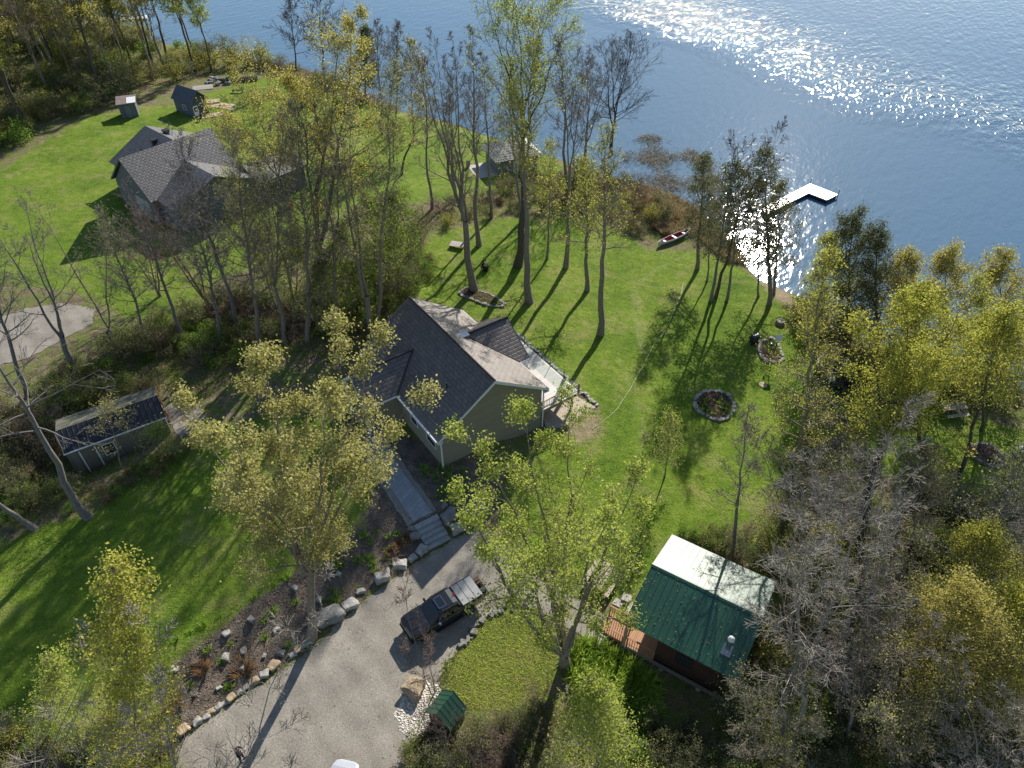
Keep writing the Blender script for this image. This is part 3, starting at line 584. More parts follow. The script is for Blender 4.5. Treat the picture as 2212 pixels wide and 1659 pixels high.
# local x along the main ridge (towards the lake), y across; main block 13 x 11
NZ, NR = 3.65, 4.2; nyr = 5.2; NLn = 13.0
d = MB()
nk = NR / nyr
d.prism([(.4, -3), (2 * nyr - .4, -3), (2 * nyr - .4, NZ - .2), (nyr, NZ + NR - .3), (.4, NZ - .2)], 0, .4, NLn - .4)
bx0, bx1, by0, bxm, bzr = .75, 12.7, -4.4, 7.0, 6.0
d.prism([(bx0 + .4, -3), (bx1 - .4, -3), (bx1 - .4, NZ - .2), (bxm, bzr - .25), (bx0 + .4, NZ - .2)], 1, by0 + .4, .41)
d.prism([(-4.2, -3), (1.2, -3), (1.2, 2.75), (-1.5, 4.3), (-4.2, 2.75)], 0, 12.0, 19.9)
d.build('walls', GSD, nb)
d = MB()
d.slab([(0, 0, NZ), (NLn, 0, NZ), (NLn, nyr, NZ + NR), (0, nyr, NZ + NR)], .2); d.slab([(NLn, 2 * nyr, NZ), (0, 2 * nyr, NZ), (0, nyr, NZ + NR - .004), (NLn, nyr, NZ + NR - .004)], .2)
ytop = (bzr - NZ) / nk + .3
d.slab([(bx0, ytop, NZ - .01), (bx0, by0, NZ - .01), (bxm, by0, bzr), (bxm, ytop, bzr)], .18); d.slab([(bx1, by0, NZ - .015), (bx1, ytop, NZ - .015), (bxm, ytop, bzr - .004), (bxm, by0, bzr - .004)], .18)
d.slab([(12.4, -4.6, 2.9), (20.3, -4.6, 2.9), (20.3, -1.5, 4.7), (12.4, -1.5, 4.7)], .18); d.slab([(20.3, 1.6, 2.9), (12.4, 1.6, 2.9), (12.4, -1.5, 4.696), (20.3, -1.5, 4.696)], .18)
d.slab([(2.3, 15.5, NZ - .02), (2.3, 6, NZ - .02), (8.7, 6, 6.7), (8.7, 15.5, 6.7)], .18); d.slab([(15.1, 6, NZ - .02), (15.1, 15.5, NZ - .02), (8.7, 15.5, 6.696), (8.7, 6, 6.696)], .18)
nroof = d.build('roof', GSH, nb)
d = MB(); d.prism([(2.7, -2), (14.7, -2), (14.7, NZ - .2), (8.7, 6.4), (2.7, NZ - .2)], 1, 9, 15.1); d.build('rear_wing', GSD, nb)
for x, y, z in ((7.2, 10.6, 6.35), (9.6, 11.6, 6.65), (11.6, 8.2, 6.2)):
    d = MB(); d.box(x - .3, x + .3, y - .3, y + .3, z - .6, z); d.box(x - .4, x + .4, y - .4, y + .4, z, z + .22); d.build('roof_vent', MT['dark_metal'], nroof)
d = MB(); d.cyl((5.2, 10.8, 4.8), (5.2, 10.8, 5.9), .06); d.build('vent_pipe', MT['black'], nroof)
d = MB(); d.box(.34, .397, 1.6, 5.2, .0, 2.9); d.build('garage_door', M('pale_door', (.42, .45, .46), None, 3, .5), nb)
window(nb, 14.0, -4.2, .4, 1.5, 1.8, 'y-', frame=MT['black'], muntin=False); window(nb, 16.8, -4.2, .7, 1.2, 1.2, 'y-', frame=MT['black'], muntin=False); window(nb, 4.2, by0 + .4, 1.0, 1.6, 1.5, 'y-', frame=MT['black']); window(nb, 9.0, by0 + .4, 1.0, 1.6, 1.5, 'y-', frame=MT['black'])
ap = MB(); ap.box(-4.2, -.7, -3.5, 2.5, -.35, .05); ap.build('porch', M('grey_concrete_paving', (.22, .23, .25), None, 4, .85), nb)

# ------------------------------------------------------------------ far garden shed, privy, lakeside cabin
fs = thing('garden_shed', 'blue grey gabled garden shed with a white door', 'shed', (-53.36, 118.57, 1.61), R(146.24))
fl, fw, fr = 5.2, 3.67, 1.76; g0 = -3.4
SLATE = M_lines('blue_grey_siding', (.145, .165, .21), (.115, .135, .175), 0, .25, .75, .25)
d = MB(); d.prism([(-.3, g0), (-fw + .3, g0), (-fw + .3, .05), (-fw / 2, fr - .15), (-.3, .05)], 0, .5, fl - .2); d.build('walls', SLATE, fs)
d = MB(); d.slab([(0, 0, 0), (fl, 0, 0), (fl, -fw / 2, fr), (0, -fw / 2, fr)], .12); d.slab([(fl, -fw, 0), (0, -fw, 0), (0, -fw / 2, fr - .003), (fl, -fw / 2, fr - .003)], .12); d.build('roof', M_shingle('navy_shingles', (.075, .09, .125), (.10, .12, .16), (.04, .045, .06)), fs)
d = MB(); d.box(.44, .497, -1.45, -.55, -2.75, -.65); fd = d.build('door', TRIM, fs); d = MB(); d.box(.40, .438, -1.3, -.7, -1.6, -.85); d.build('pane', GLASS, fd)
window(fs, 2.4, -.3, -1.5, .9, .9, 'y+')
pb = G(283, 248)
pv = thing('privy', 'small dark grey privy with a pale sloping roof at the wood edge', 'outhouse', (pb[0], pb[1], pb[2]), R(20))
d = MB(); d.box(-1.3, 1.3, -1.2, 1.2, -.3, 2.3); d.build('walls', M_lines('grey_privy_boards', (.15, .16, .17), (.11, .12, .13), 0, .25), pv)
d = MB(); d.slab([(-1.55, -1.45, 2.35), (1.55, -1.45, 2.35), (1.55, 1.45, 2.75), (-1.55, 1.45, 2.75)], .1); pr = d.build('roof', M('brown_stained_roof', (.26, .20, .18), (.16, .13, .12), 1.5, .8), pv)
d = MB(); d.slab([(.1, -1.4, 2.41), (1.5, -1.4, 2.41), (1.5, .6, 2.69), (.1, .6, 2.69)], .02); d.build('roof_sheet', MT['white'], pr)
d = MB(); d.box(-.45, .45, -1.26, -1.203, 0, 1.95); d.build('door', M('grey_plank_door', (.19, .2, .21), None, 4, .7), pv)
kb = G(1105, 358)
kc = thing('lakeside_cabin', 'small grey cabin with hipped roof and pale deck at the water edge', 'cabin', (kb[0], kb[1], kb[2]), R(22))
d = MB(); d.box(-3.2, 3.2, -2.6, 2.6, -1, 2.5); d.build('walls', M_lines('grey_cabin_siding', (.24, .26, .27), (.19, .21, .22), 2, .18), kc)
d = MB(); e = (3.8, 3.2); zt_, ze_ = 4.3, 2.5
P_ = [(-e[0], -e[1], ze_), (e[0], -e[1], ze_), (e[0], e[1], ze_), (-e[0], e[1], ze_), (-.8, 0, zt_), (.8, 0, zt_)]
d.add(P_ + [(p[0], p[1], p[2] - .14) for p in P_[:4]], [(0, 1, 5, 4), (1, 2, 5), (2, 3, 4, 5), (3, 0, 4), (0, 6, 7, 1), (1, 7, 8, 2), (2, 8, 9, 3), (3, 9, 6, 0), (9, 8, 7, 6)], [(p[0] + p[1] * .3, p[2] * 1.6 + 20) for p in P_] + [(p[0], p[1]) for p in P_[:4]])
d.build('roof', M_shingle('pale_grey_shingles', (.20, .20, .20), (.27, .265, .26), (.09, .09, .09)), kc)
d = MB(); d.box(-6.6, -3.22, -2.9, 1.9, .25, .4); dk2 = d.build('deck', M_lines('weathered_lake_deck', (.52, .48, .42), (.40, .37, .33), 1, .16), kc)
d = MB()
for x, y in ((-6.4, -2.7), (-6.4, 1.7), (-4.8, -2.7)): d.box(x - .1, x + .1, y - .1, y + .1, -1.2, .25)
d.build('deck_footing', DW, dk2)
window(kc, 1.4, -2.6, .9, 1.4, 1.1, 'y-')
d = MB(); d.box(-.8, .1, -2.66, -2.602, .05, 2.05); d.build('door', TRIM, kc)
bq = kb + np.array([-6.5 * math.cos(R(22)) - 1.4 * math.sin(R(22)), -6.5 * math.sin(R(22)) + 1.4 * math.cos(R(22)), .4])
d = MB(); d.cyl((0, 0, 0), (0, 0, .5), .28, .34, 12); d.cyl((0, 0, .5), (0, 0, .95), .34, .29, 12); bo = d.build('barrel', M('tan_barrel_wood', (.45, .34, .22), None, 5, .6), None, bq); tag(bo, 'tan wooden barrel standing on the corner of the lakeside cabin deck', 'barrel')
d = MB(); d.cyl((0, 0, .95), (0, 0, .99), .28, .27, 12); d.build('barrel_lid', MT['bark_dark'], bo)

# ------------------------------------------------------------------ dock and canoe
dz = -1.95
dp = [PZ(x / 1.1573, y / 1.1573, dz) for x, y in [(2025.5, 458.8), (2095, 485.8), (2067.8, 500), (2022, 482.3), (1915, 536), (1905, 520)]]
dc = sum(dp) / 6; dock = thing('dock', 'white topped L shaped floating dock reaching into the lake', 'dock', (dc[0], dc[1], WZ))
DKM = M_lines('bleached_dock_boards', (.66, .64, .60), (.56, .54, .50), 0, .16, .33, .6, .006, .06, .7)
V = [(p[0] - dc[0], p[1] - dc[1], .55) for p in dp]; n = 6
d = MB(); d.add(V + [(v[0], v[1], .38) for v in V], [tuple(range(n))[::-1], tuple(range(n, 2 * n))] + [(i, (i + 1) % n, n + (i + 1) % n, n + i) for i in range(n)]); d.build('deck_boards', DKM, dock)
d = MB(); cvs = [(v[0] * .97, v[1] * .97) for v in V]
d.add([(v[0], v[1], .36) for v in cvs] + [(v[0], v[1], -.4) for v in cvs], [tuple(range(n))[::-1], tuple(range(n, 2 * n))] + [(i, (i + 1) % n, n + (i + 1) % n, n + i) for i in range(n)]); d.build('float_frame', MT['black'], dock)
for v in (V[0], V[1], V[2], V[4]):
    d = MB(); d.cyl((v[0] * 1.01, v[1] * 1.01, -1.2), (v[0] * 1.01, v[1] * 1.01, 1.35), .05); d.build('dock_pole', MT['dark_metal'], dock)
d = MB(); a, c2 = np.array(V[1]), np.array(V[2]); 
d.cyl(a * 1.005 + (0, 0, .0), c2 * 1.005 + (0, 0, -.3), .03); d.cyl(a * 1.005 + (0, 0, -.3), c2 * 1.005, .03); d.build('ladder_brace', MT['dark_metal'], dock)
ca, cbp = G(1421, 533), G(1489, 505); cv = (ca + cbp) / 2; Lc = np.linalg.norm(cbp - ca)
cn = thing('canoe', 'white canoe with red inside lying on the lawn near the shore', 'canoe', (cv[0], cv[1], max(ca[2], cbp[2]) + .04), math.atan2(cbp[1] - ca[1], cbp[0] - ca[0]))
def hull(off, name, mat):
    n, k = 22, 10; V = []; F = []
    for i in range(n + 1):
        t = -1 + 2 * i / n; wd = .48 * (1 - abs(t) ** 2.4) + .012 - off; wd = max(wd, .008); sh = .46 + .20 * abs(t) ** 3; bt = .05 * abs(t) ** 4 + off
        for j in range(k + 1):
            a = math.pi * j / k; V.append((t * (Lc / 2 - off), -math.cos(a) * wd, bt + (sh - bt) * (1 - math.sin(a) ** .7)))
    for i in range(n):
        for j in range(k): a = i * (k + 1) + j; F.append((a, a + 1, a + k + 2, a + k + 1))
    return link(name, fast_mesh(name, V, np.array(F), mat, True), cn)
hull(0, 'hull', M('white_hull', (.72, .72, .70), None, 2, .3)); hull(.03, 'lining', M('red_lining', (.33, .03, .04), (.25, .022, .03), 3, .45))
gw = MB()
for s in (-1, 1):
    pts = [(-1 + 2 * i / 16) for i in range(17)]
    P_ = [Vector((t * Lc / 2, s * (.48 * (1 - abs(t) ** 2.4) + .012), .46 + .20 * abs(t) ** 3 + .01)) for t in pts]
    for a, c2 in zip(P_[:-1], P_[1:]): gw.cyl(a, c2, .028, n=6)
gw.build('gunwale', MT['white'], cn)
for t in (-.6, .0, .58):
    d = MB(); wq = .46 * (1 - abs(t) ** 2.4); x = t * Lc / 2; d.box(x - .14, x + .14, -wq, wq, .36, .40); d.build('seat', MT['white'], cn)

# ------------------------------------------------------------------ pickup truck
BLK = M('black_car_paint', (.012, .012, .014), (.010, .010, .012), 2, .22, .5, coat=.7)
RUB = M('tyre_rubber', (.03, .03, .03), None, 8, .85)
CHR = M('chrome', (.7, .7, .72), None, 5, .12, .5, metal=1)
TG = M('dark_glass', (.012, .014, .016), None, 1, .06, .7)
CLOTH = M('grey_tonneau_vinyl', (.30, .31, .315), (.25, .26, .265), 2, .5, .4)
nose = PZ((1003.4 + 1025.8) / 2 / 1.1573, (1557.7 + 1599.6) / 2 / 1.1573, .8); tail = PZ((1173.4 + 1206.6) / 2 / 1.1573, (1441.2 + 1480.3) / 2 / 1.1573, 1.5)
hd = math.atan2(nose[1] - tail[1], nose[0] - tail[0]); mid = (nose + tail) / 2; TL = float(np.linalg.norm((nose - tail)[:2]))
tk = thing('pickup_truck', 'black crew cab pickup truck with grey bed cover and open tailgate', 'truck', (mid[0], mid[1], .03), hd)
hf = TL / 2
def loft(secs, name, mat, parent, caps=True, smooth=True):
    """secs: list of (x, [(y,z)...]) closed rings"""
    n = len(secs[0][1]); V = [(x, y, z) for x, r in secs for y, z in r]; F = []
    for i in range(len(secs) - 1):
        for j in range(n): a, b2 = i * n + j, i * n + (j + 1) % n; F.append((a, b2, b2 + n, a + n))
    mb = MB(); mb.add(V, F + ([tuple(range(n))[::-1], tuple(range(len(V) - n, len(V)))] if caps else []))
    return mb.build(name, mat, parent, bevel=.0, smooth=False)
def ring(w0, w1, z0, z1, w2=None, r=.08):
    w2 = w1 if w2 is None else w2
    return [(-w0, z0), (-w1, z0 + .25 * (z1 - z0)), (-w1, z1 - r * 1.6), (-w2 + r * .4, z1 - r * .4), (-w2 + r * 1.8, z1), (w2 - r * 1.8, z1), (w2 - r * .4, z1 - r * .4), (w1, z1 - r * 1.6), (w1, z0 + .25 * (z1 - z0)), (w0, z0)]
X = lambda u: hf - u          # u metres behind the nose
hood = [(X(.0), ring(.72, .80, .55, .98)), (X(.12), ring(.86, .94, .48, 1.12)), (X(.35), ring(.92, .99, .42, 1.20)), (X(1.0), ring(.94, 1.0, .40, 1.25)), (X(1.65), ring(.94, 1.0, .40, 1.28)), (X(1.72), ring(.94, 1.0, .40, 1.22)),
        (X(3.95), ring(.94, 1.0, .40, 1.24)), (X(4.02), ring(.94, 1.0, .42, 1.38)), (X(TL - .08), ring(.93, .99, .50, 1.40)), (X(TL), ring(.90, .96, .55, 1.36))]
body = loft(hood, 'body', BLK, tk)
cabm = [(X(1.55), ring(.93, .93, 1.15, 1.26, .93, .03)), (X(2.35), ring(.93, .82, 1.15, 1.84, .74)), (X(2.6), ring(.93, .80, 1.15, 1.91, .72)), (X(3.5), ring(.93, .80, 1.15, 1.92, .72)), (X(3.85), ring(.93, .82, 1.15, 1.85, .73)), (X(4.0), ring(.93, .88, 1.15, 1.45, .84))]
loft(cabm, 'cab', BLK, tk)
d = MB(); d.add([(X(1.68), -.82, 1.315), (X(1.68), .82, 1.315), (X(2.33), .68, 1.855), (X(2.33), -.68, 1.855)], [(0, 1, 2, 3)]); d.build('windscreen', TG, tk)
d = MB(); d.box(X(3.02), X(2.5), -.42, .42, 1.925, 1.932); sr = d.build('sunroof', TG, tk)
d = MB()
for a in ((X(3.05), X(2.47), -.45, -.42), (X(3.05), X(2.47), .42, .45)): d.box(*a, 1.922, 1.94)
d.box(X(3.05), X(3.02), -.42, .42, 1.922, 1.94); d.box(X(2.5), X(2.47), -.42, .42, 1.922, 1.94); d.build('sunroof_trim', CHR, sr)
for s in (-1, 1):
    d = MB(); d.add([(X(2.0), s * .92, 1.3), (X(2.42), s * .835, 1.76), (X(3.0), s * .83, 1.8), (X(3.0), s * .925, 1.3)], [(0, 1, 2, 3)]); d.add([(X(3.06), s * .925, 1.3), (X(3.06), s * .83, 1.8), (X(3.6), s * .83, 1.78), (X(3.85), s * .92, 1.3)], [(0, 1, 2, 3)])
    d.build('side_window', TG, tk)
    d = MB(); d.box(X(2.18), X(2.02), s * 1.02 if s > 0 else s * 1.24, s * 1.24 if s > 0 else s * 1.02, 1.2, 1.38); mi = d.build('wing_mirror', MT['steel'] if s > 0 else BLK, tk, bevel=.03)
    for u in (2.85, 3.72):
        d = MB(); d.box(X(u), X(u - .2), s * 1.0 - .02, s * 1.0 + .02, 1.1, 1.14); d.build('door_handle', CHR, tk)
    d = MB(); d.box(X(4.0), X(1.75), s * 1.0 - .1, s * 1.0 + .1, .36, .42); d.build('running_board', MT['dark_metal'], tk)
    d = MB(); d.box(X(.3), X(.06), s * .72 - .13, s * .72 + .13, .92, 1.06); d.build('headlight', M('lamp_glass', (.6, .62, .65), None, 3, .1, .6), tk, bevel=.02)
    d = MB(); d.box(X(TL) - .02, X(TL - .1), s * .90 - .06, s * .90 + .075, 1.0, 1.3); d.build('tail_light', M('red_lamp', (.5, .015, .02), None, 3, .2, .5), tk)
    d = MB(); d.cyl((X(2.6), s * .72, 1.925), (X(3.8), s * .73, 1.93), .012); d.build('roof_rail', CHR, tk)
    for u in (1.0, TL - 1.15):
        d = MB(); d.cyl((X(u), s * 1.01, .40), (X(u), s * .75, .40), .40, n=24); wh = d.build('wheel', RUB, tk)
        d = MB(); d.cyl((X(u), s * 1.012, .40), (X(u), s * 1.0, .40), .25, n=20)
        for i in range(6): a = i * math.pi / 3; d.cyl((X(u), s * 1.02, .40), (X(u) + .23 * math.cos(a), s * 1.02, .40 + .23 * math.sin(a)), .03, n=5)
        d.build('rim', M('wheel_alloy', (.33, .33, .34), None, 5, .35, .5, metal=.8), wh)
d = MB()
for y in (-.3, .28): d.cyl((X(1.72), y, 1.335), (X(2.02), y - .45, 1.59), .014, n=4)
d.box(X(1.74), X(1.6), -.8, .8, 1.285, 1.30); d.build('wiper', MT['dark_metal'], tk)
d = MB()
for y in (-.42, .42): d.box(X(1.5), X(.4), y - .012, y + .012, 1.2, 1.275)
d.build('bonnet_crease', MT['dark_metal'], tk)
d = MB(); d.box(X(.05), X(-.01), -.68, .68, .60, .92); d.build('grille', CHR, tk, bevel=.02)
d = MB(); d.box(X(.12), X(-.07), -.93, .93, .42, .58); d.build('bumper', MT['dark_metal'], tk, bevel=.04)
d = MB(); d.box(X(TL), X(4.1), -.9, .9, 1.40, 1.445); cov = d.build('bed_cover', CLOTH, tk, bevel=.015)
d = MB()
for u in (4.1 + (TL - 4.1) * f for f in (.33, .66)): d.box(X(u + .015), X(u - .015), -.88, .88, 1.445, 1.455)
d.box(X(TL), X(4.1), -.93, -.9, 1.40, 1.47); d.box(X(TL), X(4.1), .9, .93, 1.40, 1.47); d.build('cover_rail', MT['dark_metal'], cov)
d = MB(); d.box(X(TL + .62), X(TL) - .01, -.83, .83, .78, .86); d.build('tailgate', BLK, tk, bevel=.02)
d = MB(); d.box(X(TL + .12), X(TL) - .02, -.9, .9, .48, .62); d.build('bumper', CHR, tk, bevel=.03)
d = MB(); d.cyl((X(3.9), .0, 1.9), (X(3.75), .0, 2.05), .03, .01); d.build('antenna', MT['black'], tk)
d = MB(); d.box(X(3.92), X(3.87), -.15, .15, 1.86, 1.9); d.build('brake_lamp', bpy.data.materials['red_lamp'], tk)
ct, st_ = math.cos(hd), math.sin(hd)
def on_truck(u, y, z): x = X(u); return (mid[0] + ct * x - st_ * y, mid[1] + st_ * x + ct * y, z + .03)
d = MB(); d.box(-.3, .3, -.3, .3, 0, .3); bag = d.build('tool_bag', M('brown_canvas', (.13, .08, .055), (.09, .055, .04), 5, .9), None, on_truck(TL + .3, -.35, .87), hd, bevel=.09); tag(bag, 'brown canvas tool bag on the open tailgate of the truck', 'bag')
d = MB(); d.cyl((-.2, 0, .28), (0, 0, .42), .03); d.cyl((0, 0, .42), (.2, 0, .28), .03); d.build('handle', MT['black'], bag)
d = MB(); d.box(-.2, .2, -.2, .2, 0, .22); bx_ = d.build('tool_case', MT['black'], None, on_truck(TL + .3, .4, .87), hd, bevel=.03); tag(bx_, 'black tool case beside the canvas bag on the tailgate', 'case')
d = MB(); d.box(-.1, .1, -.02, .02, .22, .26); d.build('handle', CHR, bx_)

# white car, only its rounded nose in the picture
WP = M('white_car_paint', (.36, .39, .44), (.33, .36, .41), 2, .35, .4, coat=.2)
wc = G(757, 1652); wa = R(78)
wcar = thing('car', 'white car with only its rounded bonnet showing at the bottom edge', 'car', (wc[0] - math.cos(wa) * 2.2, wc[1] - math.sin(wa) * 2.2, .03), wa)
hs_ = [(2.2, ring(.45, .5, .4, .62)), (2.05, ring(.68, .72, .32, .78)), (1.7, ring(.80, .84, .26, .9)), (1.0, ring(.84, .88, .25, .98)), (-1.6, ring(.84, .88, .25, 1.0)), (-2.2, ring(.7, .76, .35, .9))]
loft(hs_, 'body', WP, wcar)
loft([(1.05, ring(.8, .8, .9, 1.0, .8, .03)), (.4, ring(.82, .7, .9, 1.42, .62)), (-.9, ring(.82, .7, .9, 1.45, .62)), (-1.7, ring(.8, .78, .9, 1.02, .76, .03))], 'cabin', TG, wcar)
for s in (-1, 1):
    d = MB(); d.box(1.85, 2.08, s * .55 - .1, s * .55 + .1, .62, .75); d.build('headlight', bpy.data.materials['lamp_glass'], wcar, bevel=.02)
    for x in (1.35, -1.35):
        d = MB(); d.cyl((x, s * .89, .32), (x, s * .68, .32), .32, n=20); d.build('wheel', RUB, wcar)

# ------------------------------------------------------------------ stones and boulders
def rock_mesh(seed, flat=.55, rough=.12, sub=3):
    import bmesh
    r = np.random.default_rng(seed); bm = bmesh.new(); bmesh.ops.create_cube(bm, size=1.0)
    for v in bm.verts: v.co = Vector((v.co.x * r.uniform(.7, 1.12), v.co.y * r.uniform(.65, 1.12), v.co.z * r.uniform(.7, 1.05)))
    bmesh.ops.bevel(bm, geom=bm.edges[:], offset=.09, segments=1, affect='EDGES'); bmesh.ops.subdivide_edges(bm, edges=bm.edges[:], cuts=sub, use_grid_fill=True)
    ph = r.uniform(0, 6, 9)
    for v in bm.verts:
        p = v.co; k = 1 + rough * (math.sin(p.x * 6 + ph[0]) * math.sin(p.y * 5 + ph[1]) + .6 * math.sin(p.z * 9 + ph[2] + p.x * 7)) + r.normal(0, .022)
        v.co = Vector((p.x * k, p.y * k, (p.z * k + .5) * flat))
    me = bpy.data.meshes.new('rock'); bm.to_mesh(me); bm.free(); return me
ROCKS = [rock_mesh(i, f) for i, f in enumerate((.55, .6, .5, .45, .65, .5))]
RM = {}
def rock(x, y, size, mat, label, group=None, name='boulder', rz=None, seed=0, asp=.75, z=None, up=0):
    p = G(x, y); key = (seed % 6, mat); size *= .66
    if key not in RM:
        me = ROCKS[seed % 6].copy(); me.materials.append(MT[mat]); RM[key] = me
    o = link(name, RM[key], None, (p[0], p[1], (p[2] if z is None else z) - size * .06 + up), rng.uniform(0, 6.3) if rz is None else rz); o.scale = (size, size * asp, size)
    return tag(o, label, 'rock' if name == 'boulder' else 'stone', group)
def zc(x, y): return ((400 + x / 1.983) / 1.1573, (1380 + y / 1.983) / 1.1573)
for i, (x, y, s) in enumerate([(120, 888, 1.25), (190, 845, .95), (232, 820, .7), (255, 795, .85), (293, 773, .7), (320, 752, .6), (357, 727, 1.0), (400, 697, .7), (425, 675, .7), (465, 645, 1.1), (520, 612, .95), (660, 512, .8), (688, 487, .95), (720, 462, .85)]):
    rock(*zc(x, y), s, 'stone' if i % 3 else 'stone_tan', 'pale squared stone in the low row edging the drive below the mulch bed', 'edging stones along the gravel drive', 'edging_stone', R(38) + rng.normal(0, .15), i)
rock(*zc(565, 570), 1.25, 'stone_tan', 'large tan wedge stone at the upper end of the edging row', None, 'boulder', R(60), 2)
for i, (x, y, s) in enumerate([(455, 340, .9), (333, 408, .85), (577, 390, .75), (330, 525, .85), (600, 503, .9), (403, 575, .85), (518, 518, .55), (75, 585, .8), (668, 180, .8), (795, 238, .7), (887, 110, .65), (293, 675, .6), (178, 710, .55), (415, 495, .8)]):
    rock(*zc(x, y), s, 'stone' if i % 4 else 'stone_grey', 'pale loose stone lying among plants in the sloping mulch bed', 'loose stones scattered in the mulch bed', 'garden_stone', None, i + 1)
rock(*zc(835, 335), 3.0, 'stone_grey', 'huge flat grey slab boulder beside the maple trunk', None, 'boulder', R(35), 3, .72)
BL = [(757, 1310, 1.7, 'stone', 'white blocky boulder next uphill from the flat grey slab'), (779, 1279, 1.0, 'stone', 'small white block between two larger white boulders'), (828, 1250, 1.75, 'stone', 'long sloping white boulder with shadowed drive side'),
      (864, 1222, 1.7, 'stone', 'pale boulder with flat chipped top above the truck bonnet shadow'), (893, 1208, 1.15, 'stone', 'narrow upright boulder at left of the squared pair by the steps'), (912, 1192, 1.5, 'stone', 'squared boulder touching the left foot of the stone steps'),
      (897, 1160, 1.3, 'stone_grey', 'rough grey boulder halfway up left of the steps'), (890, 1143, 1.0, 'stone_grey', 'rounded grey boulder at the top left corner of the steps'), (971, 1120, 1.9, 'stone_grey', 'square dark slab beside the right edge of the steps'),
      (990, 1142, 1.9, 'stone', 'long wavy boulder at the bottom right of the steps'), (1016, 1115, 1.7, 'stone', 'rounded boulder behind the wavy one right of the steps'), (1036, 1098, 1.6, 'stone', 'pale boulder furthest right of the steps under the lime maple'),
      (1064, 1168, .75, 'stone_tan', 'lone small tan rock on the gravel under the lime maple'), (713, 1338, .7, 'stone_tan', 'small tan stone wedged under the flat slab'), (960, 1095, .8, 'stone_grey', 'dark stone at the top right corner of the steps')]
for i, (x, y, s, mt, lb) in enumerate(BL): rock(x, y, s, mt, lb, None, 'boulder', R(30) + rng.normal(0, .25), i + 2, .7)
rock(897, 1490, 2.1, 'stone_tan', 'large tan boulder on the white pebbles near the well house', None, 'boulder', R(-25), 1, .95)
for i, (x, y) in enumerate([(1000, 1392), (1008, 1380), (1018, 1366), (1030, 1352), (1042, 1340), (1056, 1330), (1070, 1322), (1085, 1314), (1100, 1309), (1116, 1305), (1130, 1303), (1146, 1308)]):
    for j in range(3): rock(x + rng.normal(0, 5), y + rng.normal(0, 4), rng.uniform(.4, .75), 'stone_grey', 'dark broken stone in the rubble edge of the grass island', 'rubble edging the grass island', 'rubble_stone', None, i + j)
for i in range(11): rock(875 + rng.normal(0, 9) + i, 1590 + rng.normal(0, 10) - i, rng.uniform(.18, .32), 'stone', 'small pale pebble stone loose at the edge of the pebble patch', 'loose stones by the pebble patch', 'pebble_stone', None, i)
# stone ringed flower beds
BEDS = []
def bed(pts, label, stone_label, group, ssize, soil_up=.22, skip=()):
    ssize *= .8
    W = np.array([G(x, y) for x, y in pts]); c = W.mean(0)
    q = []
    for i in range(len(W)):
        a, b2 = W[i], W[(i + 1) % len(W)]; kq = max(1, int(round(np.linalg.norm(b2 - a) / (ssize * .8))))
        q += [a + (b2 - a) * j / kq for j in range(kq)]
    for i, p in enumerate(q):
        key = (i % 6, 'stone' if i % 3 else 'stone_grey')
        if key not in RM: me = ROCKS[key[0]].copy(); me.materials.append(MT[key[1]]); RM[key] = me
        nx_ = q[(i + 1) % len(q)] - p; o = link('bed_stone', RM[key], None, (p[0], p[1], Tz(p[0], p[1]) - .05), math.atan2(nx_[1], nx_[0])); s = ssize * rng.uniform(.8, 1.15); o.scale = (s, s * .75, s * rng.uniform(.9, 1.2)); tag(o, stone_label, 'stone', group)
    n = len(W); mb = MB(); top = [(*(p[:2] - c[:2]), p[2] - c[2] + soil_up * .6) for p in W]
    mid_ = [(v[0] * .5, v[1] * .5, v[2] * .5 + soil_up) for v in top]
    mb.add(top + mid_ + [(0, 0, soil_up + .06)], [(i, (i + 1) % n, n + (i + 1) % n, n + i) for i in range(n)] + [(n + i, n + (i + 1) % n, 2 * n) for i in range(n)])
    o = mb.build('flower_bed', MT['soil'], None, tuple(c)); o['kind'] = 'structure'; BEDS.append(W)
    return W
def c_zoom(cx0, cy0, s, pts): return [((cx0 + x / s) / 1.1573, (cy0 + y / s) / 1.1573) for x, y in pts]
bed(c_zoom(1700, 820, 6.382, [(240, 1150), (300, 1080), (390, 1030), (520, 1018), (650, 1030), (760, 1090), (830, 1170), (860, 1270), (850, 1340), (740, 1450), (620, 1480), (500, 1450), (360, 1370), (260, 1320), (235, 1230)]),
    'round bed', 'grey stone in the ring round the oval lawn flower bed', 'stones ringing the oval flower bed', .62)
bed(c_zoom(1700, 820, 6.382, [(1290, 245), (1390, 190), (1480, 180), (1560, 270), (1600, 380), (1640, 500), (1580, 545), (1480, 550), (1380, 530), (1300, 470), (1250, 350)]),
    'drop bed', 'pale stone in the ring round the teardrop bed with the feeder pole', 'stones ringing the teardrop flower bed', .6)
bed(c_zoom(1120, 560, 6.91, [(230, 1160), (330, 1100), (480, 1150), (600, 1180), (700, 1210), (850, 1290), (980, 1390), (940, 1430), (820, 1430), (680, 1410), (560, 1370), (400, 1300), (240, 1240), (200, 1200)]),
    'crescent bed', 'whitish stone in the low border of the crescent bed behind the house', 'stones bordering the crescent bed', .5, .12)
bed(c_zoom(2300, 960, 6.912, [(850, 1100), (1000, 1040), (1200, 1060), (1330, 1150), (1410, 1280), (1400, 1420), (1250, 1440), (1050, 1350), (920, 1280), (830, 1200)]),
    'fire ring', 'pale stone in the ring round the brush heap at the right', 'stones ringing the brush heap', .55)
mb = MB()
bp = G(2127, 987)
